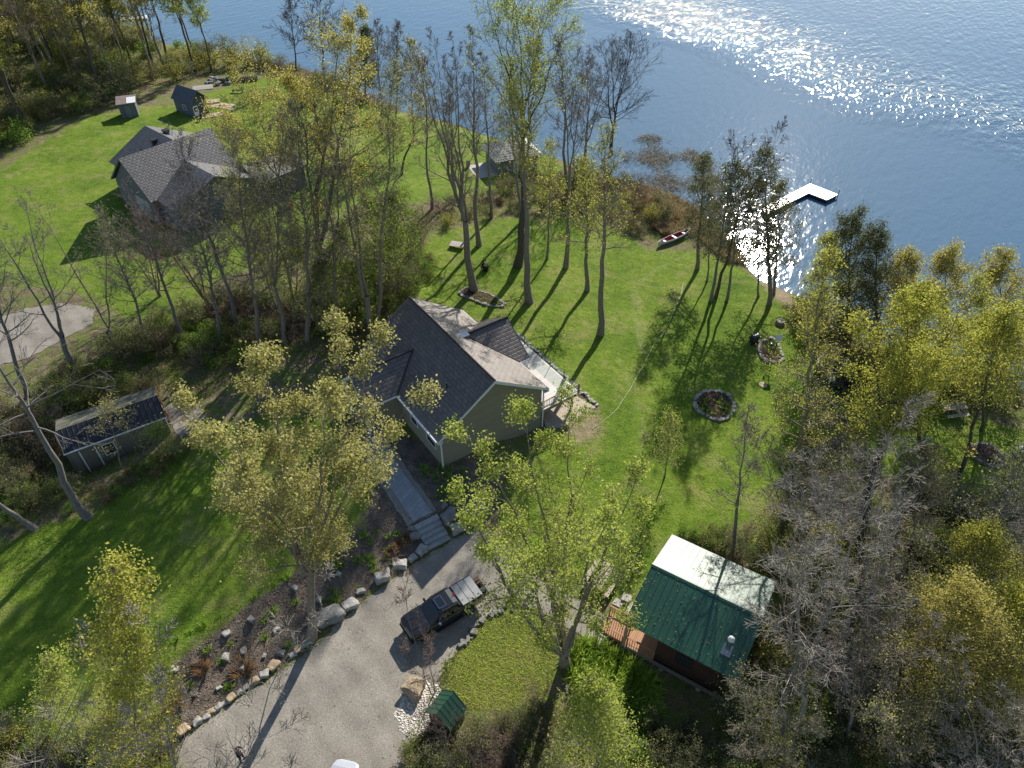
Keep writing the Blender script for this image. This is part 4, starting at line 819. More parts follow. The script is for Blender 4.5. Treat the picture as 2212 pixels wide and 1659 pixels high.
for i in range(150):
    a = rng.uniform(0, 6.28); r_ = 1.35 * math.sqrt(rng.uniform(0, 1)); p = np.array([r_ * math.cos(a), r_ * math.sin(a) * .9, rng.uniform(.15, .55)]); v = rng.normal(0, 1, 3); v[2] *= .25; v /= np.linalg.norm(v); mb.cyl(p - v * .5, p + v * .5, .022, .01, 4)
tag(mb.build('brush_heap', MT['twig_red'], None, tuple(bp)), 'heap of brown cut branches inside the right hand stone ring', 'brush heap')
rock(2208, 972, 1.1, 'stone', 'rounded pale rock at the right edge past the brush heap', None, 'boulder', None, 4)
for i in range(26):
    rock(1130 * 0 + 470 + rng.uniform(-42, 55) * .62, 176 + rng.normal(0, 5), rng.uniform(.7, 1.6), 'stone_grey', 'grey rock in the heap behind the blue grey garden shed', 'rock heap behind the garden shed', 'heap_rock', None, i)
for i in range(34): rock(1121 + i * 5.1 + rng.normal(0, 1.2), 726 + i * 4.53 + rng.normal(0, 1.2), .62, 'stone', 'pale stone edging the mulch strip along the deck', 'stones edging the deck planting strip', 'edging_stone', None, i) if i < 36 else None
for i in range(22): rock(2010 + rng.normal(0, 22), 1185 + rng.normal(0, 10), rng.uniform(.35, .7), 'stone', 'pale broken rock in the rubble heap under the silver trees', 'rubble heap under the silver trees', 'rubble_rock', None, i)

# ------------------------------------------------------------------ trees
def tubes(P, Rr, n):
    """P (B,K,3), Rr (B,K) -> verts, quads"""
    B, K, _ = P.shape
    t = np.gradient(P, axis=1); t /= np.linalg.norm(t, axis=2, keepdims=True) + 1e-9
    ref = np.where(np.abs(t[..., 2:3]) > .8, np.array([1., 0, 0]), np.array([0, 0, 1.]))
    a = np.cross(t, ref); a /= np.linalg.norm(a, axis=2, keepdims=True) + 1e-9; b2 = np.cross(t, a)
    an = np.arange(n) * 2 * math.pi / n
    V = P[:, :, None] + Rr[:, :, None, None] * (a[:, :, None] * np.cos(an)[None, None, :, None] + b2[:, :, None] * np.sin(an)[None, None, :, None])
    idx = np.arange(B * K * n).reshape(B, K, n); nx_ = np.roll(idx, -1, 2)
    F = np.stack([idx[:, :-1], nx_[:, :-1], nx_[:, 1:], idx[:, 1:]], -1).reshape(-1, 4)
    return V.reshape(-1, 3), F
def poly_at(P, Rr, bi, t):
    K = P.shape[1]; f = t * (K - 1); i = np.clip(f.astype(int), 0, K - 2); u = (f - i)[:, None]
    p = P[bi, i] * (1 - u) + P[bi, i + 1] * u; d = P[bi, i + 1] - P[bi, i]; d /= np.linalg.norm(d, axis=1, keepdims=True) + 1e-9
    return p, d, Rr[bi, i] * (1 - u[:, 0]) + Rr[bi, i + 1] * u[:, 0]
def branches(g, start, dirn, length, rad, K, up, jit, tip=.35):
    B = len(start); P = np.zeros((B, K, 3)); P[:, 0] = start; d = dirn.copy(); sl = (length / (K - 1))[:, None]
    for i in range(1, K):
        d = d + g.normal(0, jit, (B, 3)) + np.array([0, 0, up]); d /= np.linalg.norm(d, axis=1, keepdims=True)
        P[:, i] = P[:, i - 1] + d * sl
    return P, rad[:, None] * np.linspace(1, tip, K)[None]
def child_dirs(g, d, ang, n):
    ref = np.where(np.abs(d[:, 2:3]) > .85, np.array([1., 0, 0]), np.array([0, 0, 1.])); a = np.cross(d, ref); a /= np.linalg.norm(a, axis=1, keepdims=True); b2 = np.cross(d, a)
    ph = np.arange(n) * 2.39996 + g.uniform(0, 6.28) + g.normal(0, .3, n)
    return d * np.cos(ang)[:, None] + (a * np.cos(ph)[:, None] + b2 * np.sin(ph)[:, None]) * np.sin(ang)[:, None]
def leaf_faces(g, pts, size, droop=0, quad=True):
    n = len(pts); s = size * .68 * g.uniform(.65, 1.35, n)[:, None]
    a = g.normal(0, 1, (n, 3)); a[:, 2] -= droop; a /= np.linalg.norm(a, axis=1, keepdims=True); b2 = np.cross(a, g.normal(0, 1, (n, 3))); b2 /= np.linalg.norm(b2, axis=1, keepdims=True) + 1e-9
    c = np.cross(a, b2) * s * .18
    V = np.stack([pts - a * s * .5, pts + b2 * s * .36 + c, pts + a * s * .5, pts - b2 * s * .36 + c], 1).reshape(-1, 3)
    return V, np.arange(4 * n).reshape(n, 4)
def make_tree(seed, h, lean=(0, 0), r0=.2, cs=.35, cr=3., n1=22, n2=7, n3=5, ang=(1.15, .5), up=.07, leaders=1, fork=.4, spread=.25, nleaf=0, lsize=.22, prof=1.0, tmin=.012, droop=0, wob=.012, k3=3, lspread=.28):
    """returns (wood verts, quads), (leaf verts, quads, tint) for a tree standing at the origin"""
    g = np.random.default_rng(seed); VV = []; FF = []; off = 0
    def put(P, Rr, n):
        nonlocal off
        V, F = tubes(P, np.maximum(Rr, tmin * .8), n); VV.append(V); FF.append(F + off); off += len(V)
    K = 13; t = np.linspace(0, 1, K); L_ = np.array([lean[0], lean[1], h])
    base = np.zeros((1, K, 3)); base[0] = t[:, None] * L_; w_ = np.cumsum(g.normal(0, wob * h, (K, 2)), 0) * .5; w_ -= t[:, None] * w_[-1]; base[0, :, :2] += w_
    rr = r0 * (.07 + .93 * (1 - t) ** 1.15)[None]; rr[0, 0] *= 1.3
    lead = []
    if leaders == 1: put(base, rr, 8); lead.append((base[0], rr[0], 0.))
    else:
        kf = max(1, int(fork * (K - 1))); tr = base[:, :kf + 1]; put(tr, rr[:, :kf + 1], 8)
        for j in range(leaders):
            a = j * 2 * math.pi / leaders + g.uniform(-.4, .4) + seed; sp = spread * h * g.uniform(.7, 1.2); tt = np.linspace(0, 1, 10)[:, None]
            p = base[0, kf] + tt * (base[0, -1] * (1 if j == 0 else g.uniform(.88, .98) - .16 * (sp / (spread * h) - .7)) - base[0, kf]); q_ = np.array([math.cos(a), math.sin(a), 0]) * sp * (tt ** .75) * (tt * .35 + .65)
            p = p + q_ + np.cumsum(g.normal(0, wob * h * .6, (10, 3)), 0) * np.array([1, 1, 0]); r_ = rr[0, kf] * g.uniform(.5, .68) * (.08 + .92 * (1 - tt[:, 0]) ** 1.1)
            put(p[None], r_[None], 7); lead.append((p, r_, fork))
    ps = []; ds = []; rs = []; ls = []
    for p, r_, f0 in lead:
        n = max(4, int(n1 / len(lead))); lo = max(.05, (cs - f0) / (1 - f0)); tt = lo + (1 - lo) * (np.arange(n) + g.uniform(.1, .9, n)) / n; tt = np.clip(tt, 0, .985)
        a, d, r2 = poly_at(p[None], r_[None], np.zeros(n, int), tt); u = (tt - lo) / (1 - lo)
        an = ang[0] + (ang[1] - ang[0]) * u + g.normal(0, .12, n)
        ps.append(a); ds.append(child_dirs(g, d, an, n)); rs.append(np.minimum(r2 * .5, .07))
        ls.append(cr * 1.5 * (.85 if len(lead) > 1 else 1) * (np.clip(1.1 - u, .12, 1) ** .6 if prof > 0 else 1) * np.clip(.45 + u * 2.2, 0, 1) ** .6 * g.uniform(.6, 1.15, n))
    P1, R1 = branches(g, np.vstack(ps), np.vstack(ds), np.concatenate(ls), np.concatenate(rs), 6, up, .10); put(P1, R1, 5)
    L1 = np.concatenate(ls); nb = len(L1)
    bi = np.repeat(np.arange(nb), n2); tt = g.uniform(.22, 1, len(bi)); a, d, r2 = poly_at(P1, R1, bi, tt)
    L2 = L1[bi] * .5 * (1.1 - .6 * tt) * g.uniform(.6, 1.2, len(bi)); P2, R2 = branches(g, a, child_dirs(g, d, g.uniform(.5, 1.0, len(bi)), len(bi)), L2, r2 * .55, 4, up, .14); put(P2, R2, 4)
    bj = np.repeat(np.arange(len(bi)), n3); tt = g.uniform(.2, 1, len(bj)); a, d, r2 = poly_at(P2, R2, bj, tt)
    L3 = np.maximum(.25, L2[bj] * .6 * (1.1 - .6 * tt)) * g.uniform(.5, 1.3, len(bj)); P3, R3 = branches(g, a, child_dirs(g, d, g.uniform(.4, 1.0, len(bj)), len(bj)), L3, np.minimum(r2 * .6, tmin * 1.6), k3, up, .18, .5); put(P3, R3, 3)
    wood = (np.vstack(VV), np.vstack(FF)); leaf = None
    if nleaf:
        nleaf = int(nleaf * 1.3); k = g.integers(0, len(bj), nleaf); a, d, _ = poly_at(P3, R3, k, g.uniform(.3, 1, nleaf)); a = a + g.normal(0, lspread, (nleaf, 3)); V, F = leaf_faces(g, a, lsize, droop)
        clump = np.random.default_rng(seed + 1).uniform(0, 1, len(bi))[bj[k]]
        leaf = (V, F, np.repeat(np.clip(.55 * clump + .45 * g.uniform(0, 1, nleaf), 0, 1), 4))
    return wood, leaf
def tree_objs(name, label, cat, loc, wood, leaf, wmat, lmat, group=None, wname='trunk', lname='crown'):
    o = thing(name, label, cat, loc, 0, group)
    link(wname, fast_mesh(wname, wood[0], wood[1], MT[wmat], True), o)
    if leaf: link(lname, fast_mesh(lname, leaf[0], leaf[1], MT[lmat], False, leaf[2]), o)
    return o
def tree(name, label, bx, by, tx, ty, dpx, crpx, wmat='bark', lmat=None, seed=0, cat='tree', group=None, **kw):
    B = G(bx, by); d = ray(tx, ty); t = B[1] / d[1]; top = np.array([0, 0, H]) + d * t
    if kw.pop('away', 0): pass
    dm = lambda P: (P[1] * _c - (P[2] - H) * _s)
    cr = crpx * dm(top * .6 + B * .4) / FD; r0 = dpx * dm(B) / FD / 2 * .60
    wood, leaf = make_tree(seed + 11, top[2] - B[2], (top[0] - B[0], 0), r0, cr=cr, **kw)
    return tree_objs(name, label, cat, (B[0], B[1], B[2] - .1), wood, leaf, wmat, lmat, group)
TR = [
 # front
 ('maple_tree', 'tall single trunk maple with olive yellow young leaves at the drive edge', 670, 1388, 640, 735, 34, 128, 'bark', 'olive', dict(cs=.42, n1=72, n2=9, n3=6, nleaf=23000, lsize=.21, ang=(1.0, .5), up=.05, leaders=9, fork=.36, spread=.185, lspread=.22)),
 ('maple_tree', 'twin stemmed maple with bright lime leaves beside the gravel path', 1222, 1432, 1165, 965, 36, 128, 'bark', 'lime', dict(cs=.40, n1=72, n2=9, n3=6, nleaf=17000, lsize=.21, ang=(1.0, .5), up=.05, leaders=7, fork=.16, spread=.22, lspread=.22)),
 ('dead_tree', 'big leaning dead tree with pale broken limbs left of the navy roofed shed', 190, 1117, -60, 700, 30, 130, 'bark_pale', None, dict(cs=.5, n1=16, n2=5, n3=5, ang=(1.3, .8), up=-.02, tmin=.018)),
 ('dead_tree', 'leaning bare trunk at the far left edge of the lawn', 72, 1142, -110, 1010, 22, 80, 'bark_pale', None, dict(cs=.5, n1=12, n2=5, n3=4)),
 ('bare_tree', 'grey forked bare tree over the neighbour gravel drive', 165, 805, 10, 450, 24, 90, 'bark_pale', None, dict(cs=.4, n1=24, n2=7, n3=5, leaders=3, fork=.25, spread=.10, tmin=.015)),
 ('bare_tree', 'grey bare tree on the left picture edge above the dead tree', 60, 860, -60, 480, 18, 90, 'bark_pale', None, dict(cs=.35, n1=22, n2=7, n3=5, tmin=.015)),
 ('bare_tree', 'slim bare tree with sparse buds right of the neighbour drive', 250, 762, 140, 430, 16, 70, 'bark', 'sage', dict(cs=.3, n1=24, n2=6, n3=5, nleaf=1200, lsize=.16, leaders=2, fork=.2)),
 ('bare_tree', 'slim grey tree in front of the grey house drive corner', 402, 736, 270, 400, 15, 60, 'bark_pale', None, dict(cs=.35, n1=26, n2=7, n3=6, tmin=.016)),
 ('bare_tree', 'bare tree whose twigs cross the grey house roof', 519, 716, 385, 300, 18, 80, 'bark_pale', None, dict(cs=.35, n1=30, n2=8, n3=6, tmin=.017)),
 ('bare_tree', 'bare twiggy tree before the dark wall of the grey house', 450, 660, 330, 430, 13, 95, 'twig_red', None, dict(cs=.1, n1=34, n2=8, n3=6, tmin=.017, leaders=3, fork=.1, spread=.2)),
 ('bare_tree', 'broad reddish twiggy tree at the left corner of the grey house', 345, 640, 270, 470, 12, 85, 'twig_red', None, dict(cs=.1, n1=30, n2=8, n3=6, tmin=.017, leaders=3, fork=.1, spread=.2)),
 ('bare_tree', 'bare tree with yellow buds right of the grey house wall', 610, 692, 500, 380, 13, 60, 'bark', 'yellow', dict(cs=.35, n1=26, n2=6, n3=5, nleaf=1800, lsize=.2)),
 ('bare_tree', 'narrow bare tree left of the big golden tree trunk', 640, 705, 560, 330, 13, 55, 'bark', 'sage', dict(cs=.4, n1=24, n2=6, n3=5, nleaf=900, lsize=.18)),
 ('golden_tree', 'big golden leaved tree with dark forked trunk behind the thicket', 678, 665, 715, 45, 34, 125, 'bark_dark', 'gold', dict(cs=.5, n1=44, n2=9, n3=6, nleaf=12000, lsize=.24, leaders=3, fork=.3, spread=.11)),
 ('golden_tree', 'wide golden tree hanging over the right end of the grey house', 640, 560, 560, 165, 20, 125, 'bark_dark', 'gold', dict(cs=.58, n1=38, n2=8, n3=6, nleaf=8000, lsize=.24, ang=(1.4, .7), leaders=3, fork=.5, spread=.16)),
 ('poplar_tree', 'tall thin grey tree rising just left of the house roof', 800, 722, 745, 60, 22, 75, 'bark', 'olive', dict(cs=.35, n1=40, n2=8, n3=5, nleaf=1800, lsize=.2, ang=(.9, .4), leaders=2, fork=.2, spread=.06)),
 ('poplar_tree', 'grey tree with two stems close beside the tall thin one', 815, 706, 850, 150, 17, 60, 'bark', 'sage', dict(cs=.4, n1=32, n2=7, n3=5, nleaf=2500, lsize=.2, ang=(.9, .4))),
 ('young_tree', 'young fresh green tree behind the house gable', 862, 640, 850, 425, 9, 70, 'bark', 'green', dict(cs=.12, n1=36, n2=8, n3=5, nleaf=8000, lsize=.24)),
 ('young_tree', 'bushy fresh green tree left of the house ridge', 760, 690, 735, 500, 9, 62, 'bark', 'green', dict(cs=.10, n1=34, n2=8, n3=5, nleaf=7000, lsize=.24)),
 ('young_tree', 'light green tree between the neighbour lawn and the thicket', 815, 600, 800, 440, 9, 60, 'bark', 'green', dict(cs=.15, n1=30, n2=8, n3=5, nleaf=6000, lsize=.25)),
 ('young_tree', 'grey green bushy tree in the shade left of the house', 700, 720, 690, 560, 8, 55, 'bark', 'sage', dict(cs=.1, n1=30, n2=8, n3=5, nleaf=5000, lsize=.22)),
 ('bare_tree', 'bare twiggy tree just right of the metal shed ramp path', 560, 765, 505, 300, 17, 85, 'bark', 'sage', dict(cs=.35, n1=44, n2=9, n3=8, nleaf=2500, lsize=.17, tmin=.014)),
 ('bare_tree', 'grey bare tree between the shed and the house wing', 610, 748, 560, 270, 18, 90, 'bark', 'olive', dict(cs=.4, n1=46, n2=9, n3=8, nleaf=2500, lsize=.17, tmin=.014, leaders=2, fork=.4, spread=.08)),
 ('bare_tree', 'grey bare tree behind the front olive maple crown', 665, 735, 640, 250, 18, 85, 'bark', 'sage', dict(cs=.4, n1=46, n2=9, n3=8, nleaf=2200, lsize=.17, tmin=.014)),
 ('bare_tree', 'bare tree close behind the wing of the brown roofed house', 735, 722, 715, 240, 16, 80, 'bark', None, dict(cs=.42, n1=46, n2=9, n3=8, tmin=.015, leaders=3, fork=.4, spread=.08)),
 ('bare_tree', 'slim bare tree above the foot path in the thicket', 475, 752, 400, 380, 14, 75, 'bark_pale', None, dict(cs=.35, n1=40, n2=9, n3=8, tmin=.014)),
 ('bare_tree', 'slim grey tree in the thicket nearest the neighbour drive', 320, 745, 215, 460, 12, 65, 'bark_pale', 'sage', dict(cs=.3, n1=36, n2=8, n3=7, nleaf=1500, lsize=.16, tmin=.014)),
 ('young_tree', 'pale green feathery tree in the middle of the thicket', 640, 690, 640, 500, 8, 60, 'bark', 'green', dict(cs=.15, n1=34, n2=8, n3=6, nleaf=6500, lsize=.2)),
 ('young_tree', 'pale green feathery tree against the grey house wall', 590, 640, 575, 500, 7, 55, 'bark', 'green', dict(cs=.15, n1=34, n2=8, n3=6, nleaf=5500, lsize=.2)),
 ('bare_tree', 'dark bare tree among the shrubs below the rubble heap', 1905, 1480, 1950, 1200, 15, 95, 'bark', 'sage', dict(cs=.25, n1=44, n2=9, n3=8, tmin=.012, nleaf=1600, lsize=.15, leaders=3, fork=.3, spread=.12)),
 ('bare_tree', 'grey tangle tree between the cabin and the orange golden tree', 1830, 1590, 1870, 1290, 15, 95, 'bark', None, dict(cs=.2, n1=46, n2=9, n3=8, tmin=.012, leaders=3, fork=.25, spread=.14)),
 ('bare_tree', 'grey bare tree at right under the leaning willow', 1965, 1190, 2000, 980, 13, 80, 'bark', 'sage', dict(cs=.25, n1=40, n2=9, n3=7, tmin=.013, nleaf=1500, lsize=.16)),
 None,
 ('bare_tree', 'grey brown bare tree at the bottom right of the green roofed cabin', 1650, 1660, 1680, 1440, 11, 80, 'bark', 'sage', dict(cs=.15, n1=40, n2=9, n3=7, tmin=.011, nleaf=1800, lsize=.15, leaders=3, fork=.2, spread=.2)),
 ('bare_tree', 'grey brown bare tree left of the golden hawthorn foot', 1930, 1660, 1960, 1420, 11, 85, 'bark', 'olive', dict(cs=.15, n1=40, n2=9, n3=7, tmin=.011, nleaf=2200, lsize=.15, leaders=3, fork=.2, spread=.2)),
 None,
 ('bare_tree', 'bare tree behind the pole tree at the lawn corner', 1690, 1150, 1705, 940, 11, 70, 'bark', 'sage', dict(cs=.2, n1=40, n2=9, n3=7, tmin=.013, nleaf=1800, lsize=.17, leaders=2, fork=.25)),
 # centre
 ('ash_tree', 'forked bare ash standing in the crescent stone bed', 1025, 630, 935, 80, 28, 75, 'bark', None, dict(cs=.45, n1=40, n2=8, n3=6, ang=(.8, .35), leaders=4, fork=.40, spread=.10, tmin=.017)),
 ('ash_tree', 'straight bare ash behind the one in the crescent bed', 1036, 528, 1015, 70, 18, 55, 'bark', None, dict(cs=.45, n1=32, n2=8, n3=5, ang=(.75, .35), tmin=.016)),
 ('maple_tree', 'straight tree with yellow green upper crown behind the house', 1143, 652, 1128, 78, 26, 75, 'bark', 'yellow', dict(cs=.52, n1=40, n2=8, n3=5, nleaf=3600, lsize=.24, ang=(.95, .4), leaders=2, fork=.45, spread=.06)),
 ('cottonwood_tree', 'tallest tree with fan shaped pale green crown leaving the top of the picture', 1120, 572, 1146, -70, 28, 120, 'bark_dark', 'lime', dict(cs=.66, n1=48, n2=9, n3=6, nleaf=7000, lsize=.22, ang=(.9, .5), leaders=6, fork=.58, spread=.13)),
 ('thin_tree', 'thin stemmed tree between the tall trunks behind the lawn', 1181, 562, 1188, 310, 9, 35, 'bark', 'yellow', dict(cs=.3, n1=26, n2=6, n3=4, nleaf=1500, lsize=.22)),
 ('ash_tree', 'straight bare ash in front of the lake with blue behind', 1217, 577, 1238, 78, 18, 60, 'bark', None, dict(cs=.48, n1=36, n2=8, n3=6, ang=(.8, .35), tmin=.017, leaders=3, fork=.5, spread=.08)),
 ('maple_tree', 'tree with low yellow leaves on the middle of the lawn edge', 1267, 627, 1258, 345, 17, 52, 'bark', 'yellow', dict(cs=.35, n1=32, n2=7, n3=5, nleaf=1900, lsize=.24)),
 ('maple_tree', 'straight thick trunk tree alone on the lawn nearest the deck', 1293, 720, 1314, 285, 24, 62, 'bark', 'yellow', dict(cs=.48, n1=34, n2=8, n3=5, nleaf=1500, lsize=.22)),
 ('ash_tree', 'spreading bare ash at the reed fringe with forked limbs', 1318, 338, 1350, 75, 15, 95, 'bark_dark', None, dict(cs=.3, n1=40, n2=9, n3=6, ang=(1.0, .5), leaders=4, fork=.25, spread=.14, tmin=.018)),
 ('ash_tree', 'bare ash left of the spreading one by the reeds', 1262, 380, 1290, 95, 13, 55, 'bark', None, dict(cs=.35, n1=34, n2=8, n3=6, ang=(.8, .35), leaders=3, fork=.3, spread=.10, tmin=.018)),
 ('ash_tree', 'bare ash right of the grey lakeside cabin', 1222, 400, 1212, 90, 12, 45, 'bark', None, dict(cs=.4, n1=30, n2=8, n3=5, ang=(.8, .35), tmin=.018)),
 ('ash_tree', 'bare tree directly in front of the grey lakeside cabin', 1130, 480, 1100, 150, 13, 55, 'bark', 'olive', dict(cs=.4, n1=30, n2=8, n3=5, nleaf=900, lsize=.22, tmin=.018)),
 ('ash_tree', 'bare tree at left of the lakeside cabin deck', 1065, 470, 1040, 120, 12, 45, 'bark', None, dict(cs=.4, n1=30, n2=8, n3=5, tmin=.018)),
 ('ash_tree', 'slim bare tree on the neighbour lawn by the shrubs', 985, 430, 965, 75, 12, 55, 'bark', None, dict(cs=.4, n1=36, n2=8, n3=6, ang=(.8, .35), tmin=.019, leaders=3, fork=.35, spread=.08)),
 ('ash_tree', 'slim bare tree left of the slim one on the neighbour lawn', 935, 450, 900, 110, 11, 50, 'bark', 'olive', dict(cs=.4, n1=32, n2=8, n3=5, nleaf=700, lsize=.25, tmin=.018)),
 ('ash_tree', 'bare tree on the neighbour shore with thin upright top', 855, 300, 858, 60, 9, 45, 'bark', None, dict(cs=.35, n1=34, n2=8, n3=6, ang=(.75, .35), tmin=.022)),
 ('ash_tree', 'bare shore tree right of the upright one', 893, 305, 885, 90, 8, 45, 'bark', 'olive', dict(cs=.35, n1=30, n2=7, n3=5, nleaf=800, lsize=.3, tmin=.022)),
 ('ash_tree', 'bare shore tree left of the upright one', 825, 290, 815, 50, 8, 40, 'bark', None, dict(cs=.35, n1=30, n2=7, n3=6, ang=(.75, .35), tmin=.022)),
 ('curved_tree', 'small tree with a bowed trunk on the neighbour lawn', 868, 378, 905, 215, 9, 40, 'bark_dark', 'olive', dict(cs=.4, n1=24, n2=6, n3=5, nleaf=1200, lsize=.25, wob=.05)),
 ('young_tree', 'small yellow green tree on the neighbour lawn', 850, 350, 850, 270, 6, 40, 'bark', 'lime', dict(cs=.2, n1=24, n2=6, n3=5, nleaf=2500, lsize=.28)),
 ('ash_tree', 'bare tree between golden crown and lake', 640, 165, 625, 0, 7, 40, 'bark_dark', None, dict(cs=.3, n1=26, n2=7, n3=5, tmin=.03)),
 ('ash_tree', 'bare spreading tree at the top edge over the lake', 700, 190, 690, -20, 8, 55, 'bark_dark', None, dict(cs=.35, n1=28, n2=7, n3=5, ang=(1.1, .6), tmin=.03)),
 ('spruce_tree', 'small dark spruce tip showing above the golden tree', 790, 210, 788, 58, 7, 22, 'bark_dark', 'cedar', dict(cs=.15, n1=60, n2=6, n3=4, nleaf=3720, lsize=.35, ang=(1.5, 1.1), up=0)),
 # lake side group
 ('cedar_tree', 'slim cedar standing first right of the canoe', 1506, 583, 1521, 340, 15, 38, 'bark', 'cedar', dict(cs=.28, n1=50, n2=7, n3=5, nleaf=4030, lsize=.22, ang=(1.5, .8), up=.02)),
 ('cedar_tree', 'thin short cedar beside the slim one', 1526, 606, 1532, 420, 7, 24, 'bark', 'cedar', dict(cs=.35, n1=30, n2=6, n3=4, nleaf=1364, lsize=.2, ang=(1.4, .8))),
 ('cedar_tree', 'tall leaning cedar in the clump above the lawn shadow', 1536, 650, 1585, 355, 13, 40, 'bark', 'cedar', dict(cs=.38, n1=46, n2=7, n3=5, nleaf=3410, lsize=.22, ang=(1.5, .8), up=.02)),
 ('ash_tree', 'bare topped leaning tree in the cedar clump', 1547, 643, 1655, 275, 13, 70, 'bark_dark', None, dict(cs=.5, n1=30, n2=8, n3=5, ang=(1.0, .5), leaders=2, fork=.55, spread=.1, tmin=.016)),
 ('cedar_tree', 'cedar at the right side of the clump', 1571, 650, 1612, 370, 11, 36, 'bark', 'cedar', dict(cs=.38, n1=42, n2=7, n3=5, nleaf=2790, lsize=.22, ang=(1.5, .8), up=.02)),
 ('cedar_tree', 'dense cedar with a curved foot right of the glare', 1658, 656, 1652, 330, 17, 45, 'bark', 'cedar', dict(cs=.30, n1=52, n2=7, n3=5, nleaf=4960, lsize=.22, ang=(1.5, .8), up=.02, wob=.02)),
 ('cedar_tree', 'second dense cedar against the bright water', 1672, 636, 1685, 400, 12, 42, 'bark', 'cedar', dict(cs=.28, n1=44, n2=7, n3=5, nleaf=3720, lsize=.22, ang=(1.5, .8), up=.02)),
 ('cedar_tree', 'leaning cedar stem between the two dense ones', 1640, 640, 1632, 400, 8, 34, 'bark', 'cedar', dict(cs=.4, n1=34, n2=6, n3=5, nleaf=2170, lsize=.22, ang=(1.5, .8), up=.02)),
 ('juniper_tree', 'dark brownish juniper with rounded top on the right shore', 1835, 740, 1842, 470, 14, 62, 'bark_dark', 'cedar', dict(cs=.1, n1=64, n2=8, n3=6, nleaf=8680, lsize=.22, ang=(1.2, .7))),
 ('juniper_tree', 'broad dark juniper beside the rounded one', 1895, 745, 1893, 500, 13, 55, 'bark_dark', 'cedar', dict(cs=.1, n1=60, n2=8, n3=6, nleaf=7440, lsize=.22, ang=(1.2, .7))),
 ('alder_tree', 'yellow green alder by the glare in front of the junipers', 1775, 735, 1790, 520, 10, 62, 'bark_dark', 'yellow', dict(cs=.25, n1=34, n2=7, n3=5, nleaf=4200, lsize=.22)),
 ('bare_tree', 'tall bare lower tree with yellow green top in front of the patio table', 1712, 1052, 1782, 560, 22, 78, 'bark', 'yellow', dict(cs=.25, n1=44, n2=9, n3=6, nleaf=4200, lsize=.2, tmin=.014, ang=(1.2, .6))),
 ('willow_tree', 'big leaning tree with yellow green crown at the right', 1868, 1088, 2005, 655, 36, 120, 'bark_dark', 'yellow', dict(cs=.42, n1=46, n2=9, n3=6, nleaf=14000, lsize=.22, leaders=4, fork=.45, spread=.16)),
 ('maple_tree', 'yellow tree with dark trunk behind the leaning willow', 2003, 1000, 1990, 640, 18, 75, 'bark_dark', 'yellow', dict(cs=.5, n1=36, n2=8, n3=5, nleaf=6500, lsize=.22)),
 ('maple_tree', 'slanting yellow tree above the brush heap', 2062, 1055, 2175, 690, 18, 75, 'bark_dark', 'yellow', dict(cs=.58, n1=36, n2=8, n3=5, nleaf=5000, lsize=.22)),
 ('maple_tree', 'golden green tree on the right shore against the lake', 2050, 800, 2045, 555, 11, 70, 'bark_dark', 'gold', dict(cs=.25, n1=36, n2=8, n3=5, nleaf=7000, lsize=.24)),
 ('maple_tree', 'golden green tree at the right picture edge by the lake', 2155, 820, 2165, 560, 11, 68, 'bark_dark', 'gold', dict(cs=.25, n1=36, n2=8, n3=5, nleaf=6500, lsize=.24)),
 ('maple_tree', 'golden tree between juniper and lake edge', 1962, 775, 1965, 555, 10, 58, 'bark_dark', 'gold', dict(cs=.25, n1=34, n2=8, n3=5, nleaf=5500, lsize=.24)),
 ('maple_tree', 'yellow tree cut by the right picture edge', 2235, 880, 2235, 640, 11, 70, 'bark_dark', 'yellow', dict(cs=.25, n1=34, n2=8, n3=5, nleaf=6000, lsize=.24)),
 ('maple_tree', 'yellow tree below the golden shore pair', 2120, 930, 2130, 700, 11, 65, 'bark_dark', 'yellow', dict(cs=.35, n1=34, n2=8, n3=5, nleaf=5500, lsize=.24)),
 # right foreground
 ('bare_pole_tree', 'thin bare tree standing just behind the green roofed cabin', 1583, 1213, 1618, 880, 17, 52, 'bark', None, dict(cs=.45, n1=26, n2=7, n3=5, tmin=.013, ang=(1.2, .7))),
 ('silver_tree', 'silvery bare tree with dense twigs right of the cabin', 1725, 1585, 1795, 960, 26, 150, 'bark_silver', None, dict(cs=.28, n1=56, n2=9, n3=6, tmin=.015, ang=(1.15, .5), leaders=3, fork=.3, spread=.12, up=.03)),
 ('silver_tree', 'leaning silvery bare tree over the rubble heap', 1800, 1440, 1930, 930, 24, 120, 'bark_silver', None, dict(cs=.32, n1=50, n2=9, n3=6, tmin=.015, ang=(1.1, .5), leaders=3, fork=.35, spread=.12)),
 ('silver_tree', 'silvery bare tree near the right edge above the golden bush', 2085, 1330, 2200, 1000, 16, 110, 'bark_pale', 'sage', dict(cs=.3, n1=44, n2=9, n3=6, tmin=.013, nleaf=1500, lsize=.18)),
 ('silver_tree', 'low spreading silver tree in the bottom right corner', 2150, 1790, 2150, 1530, 16, 130, 'bark_silver', None, dict(cs=.15, n1=44, n2=9, n3=7, tmin=.011, leaders=3, fork=.2, spread=.2)),
 ('hawthorn_tree', 'orange golden leaved small tree at the lower right', 2040, 1560, 2085, 1300, 16, 130, 'bark_dark', 'gold', dict(cs=.30, n1=50, n2=9, n3=6, nleaf=16000, lsize=.17, ang=(1.4, .7))),
 ('hawthorn_tree', 'olive gold small tree at the right picture edge', 2200, 1520, 2215, 1290, 14, 105, 'bark_dark', 'yellow', dict(cs=.30, n1=44, n2=9, n3=6, nleaf=11000, lsize=.17, ang=(1.4, .7))),
 ('hawthorn_tree', 'olive yellow small tree above the golden one', 2110, 1370, 2130, 1160, 12, 95, 'bark_dark', 'yellow', dict(cs=.25, n1=40, n2=9, n3=6, nleaf=8000, lsize=.17)),
 # bottom and left foreground
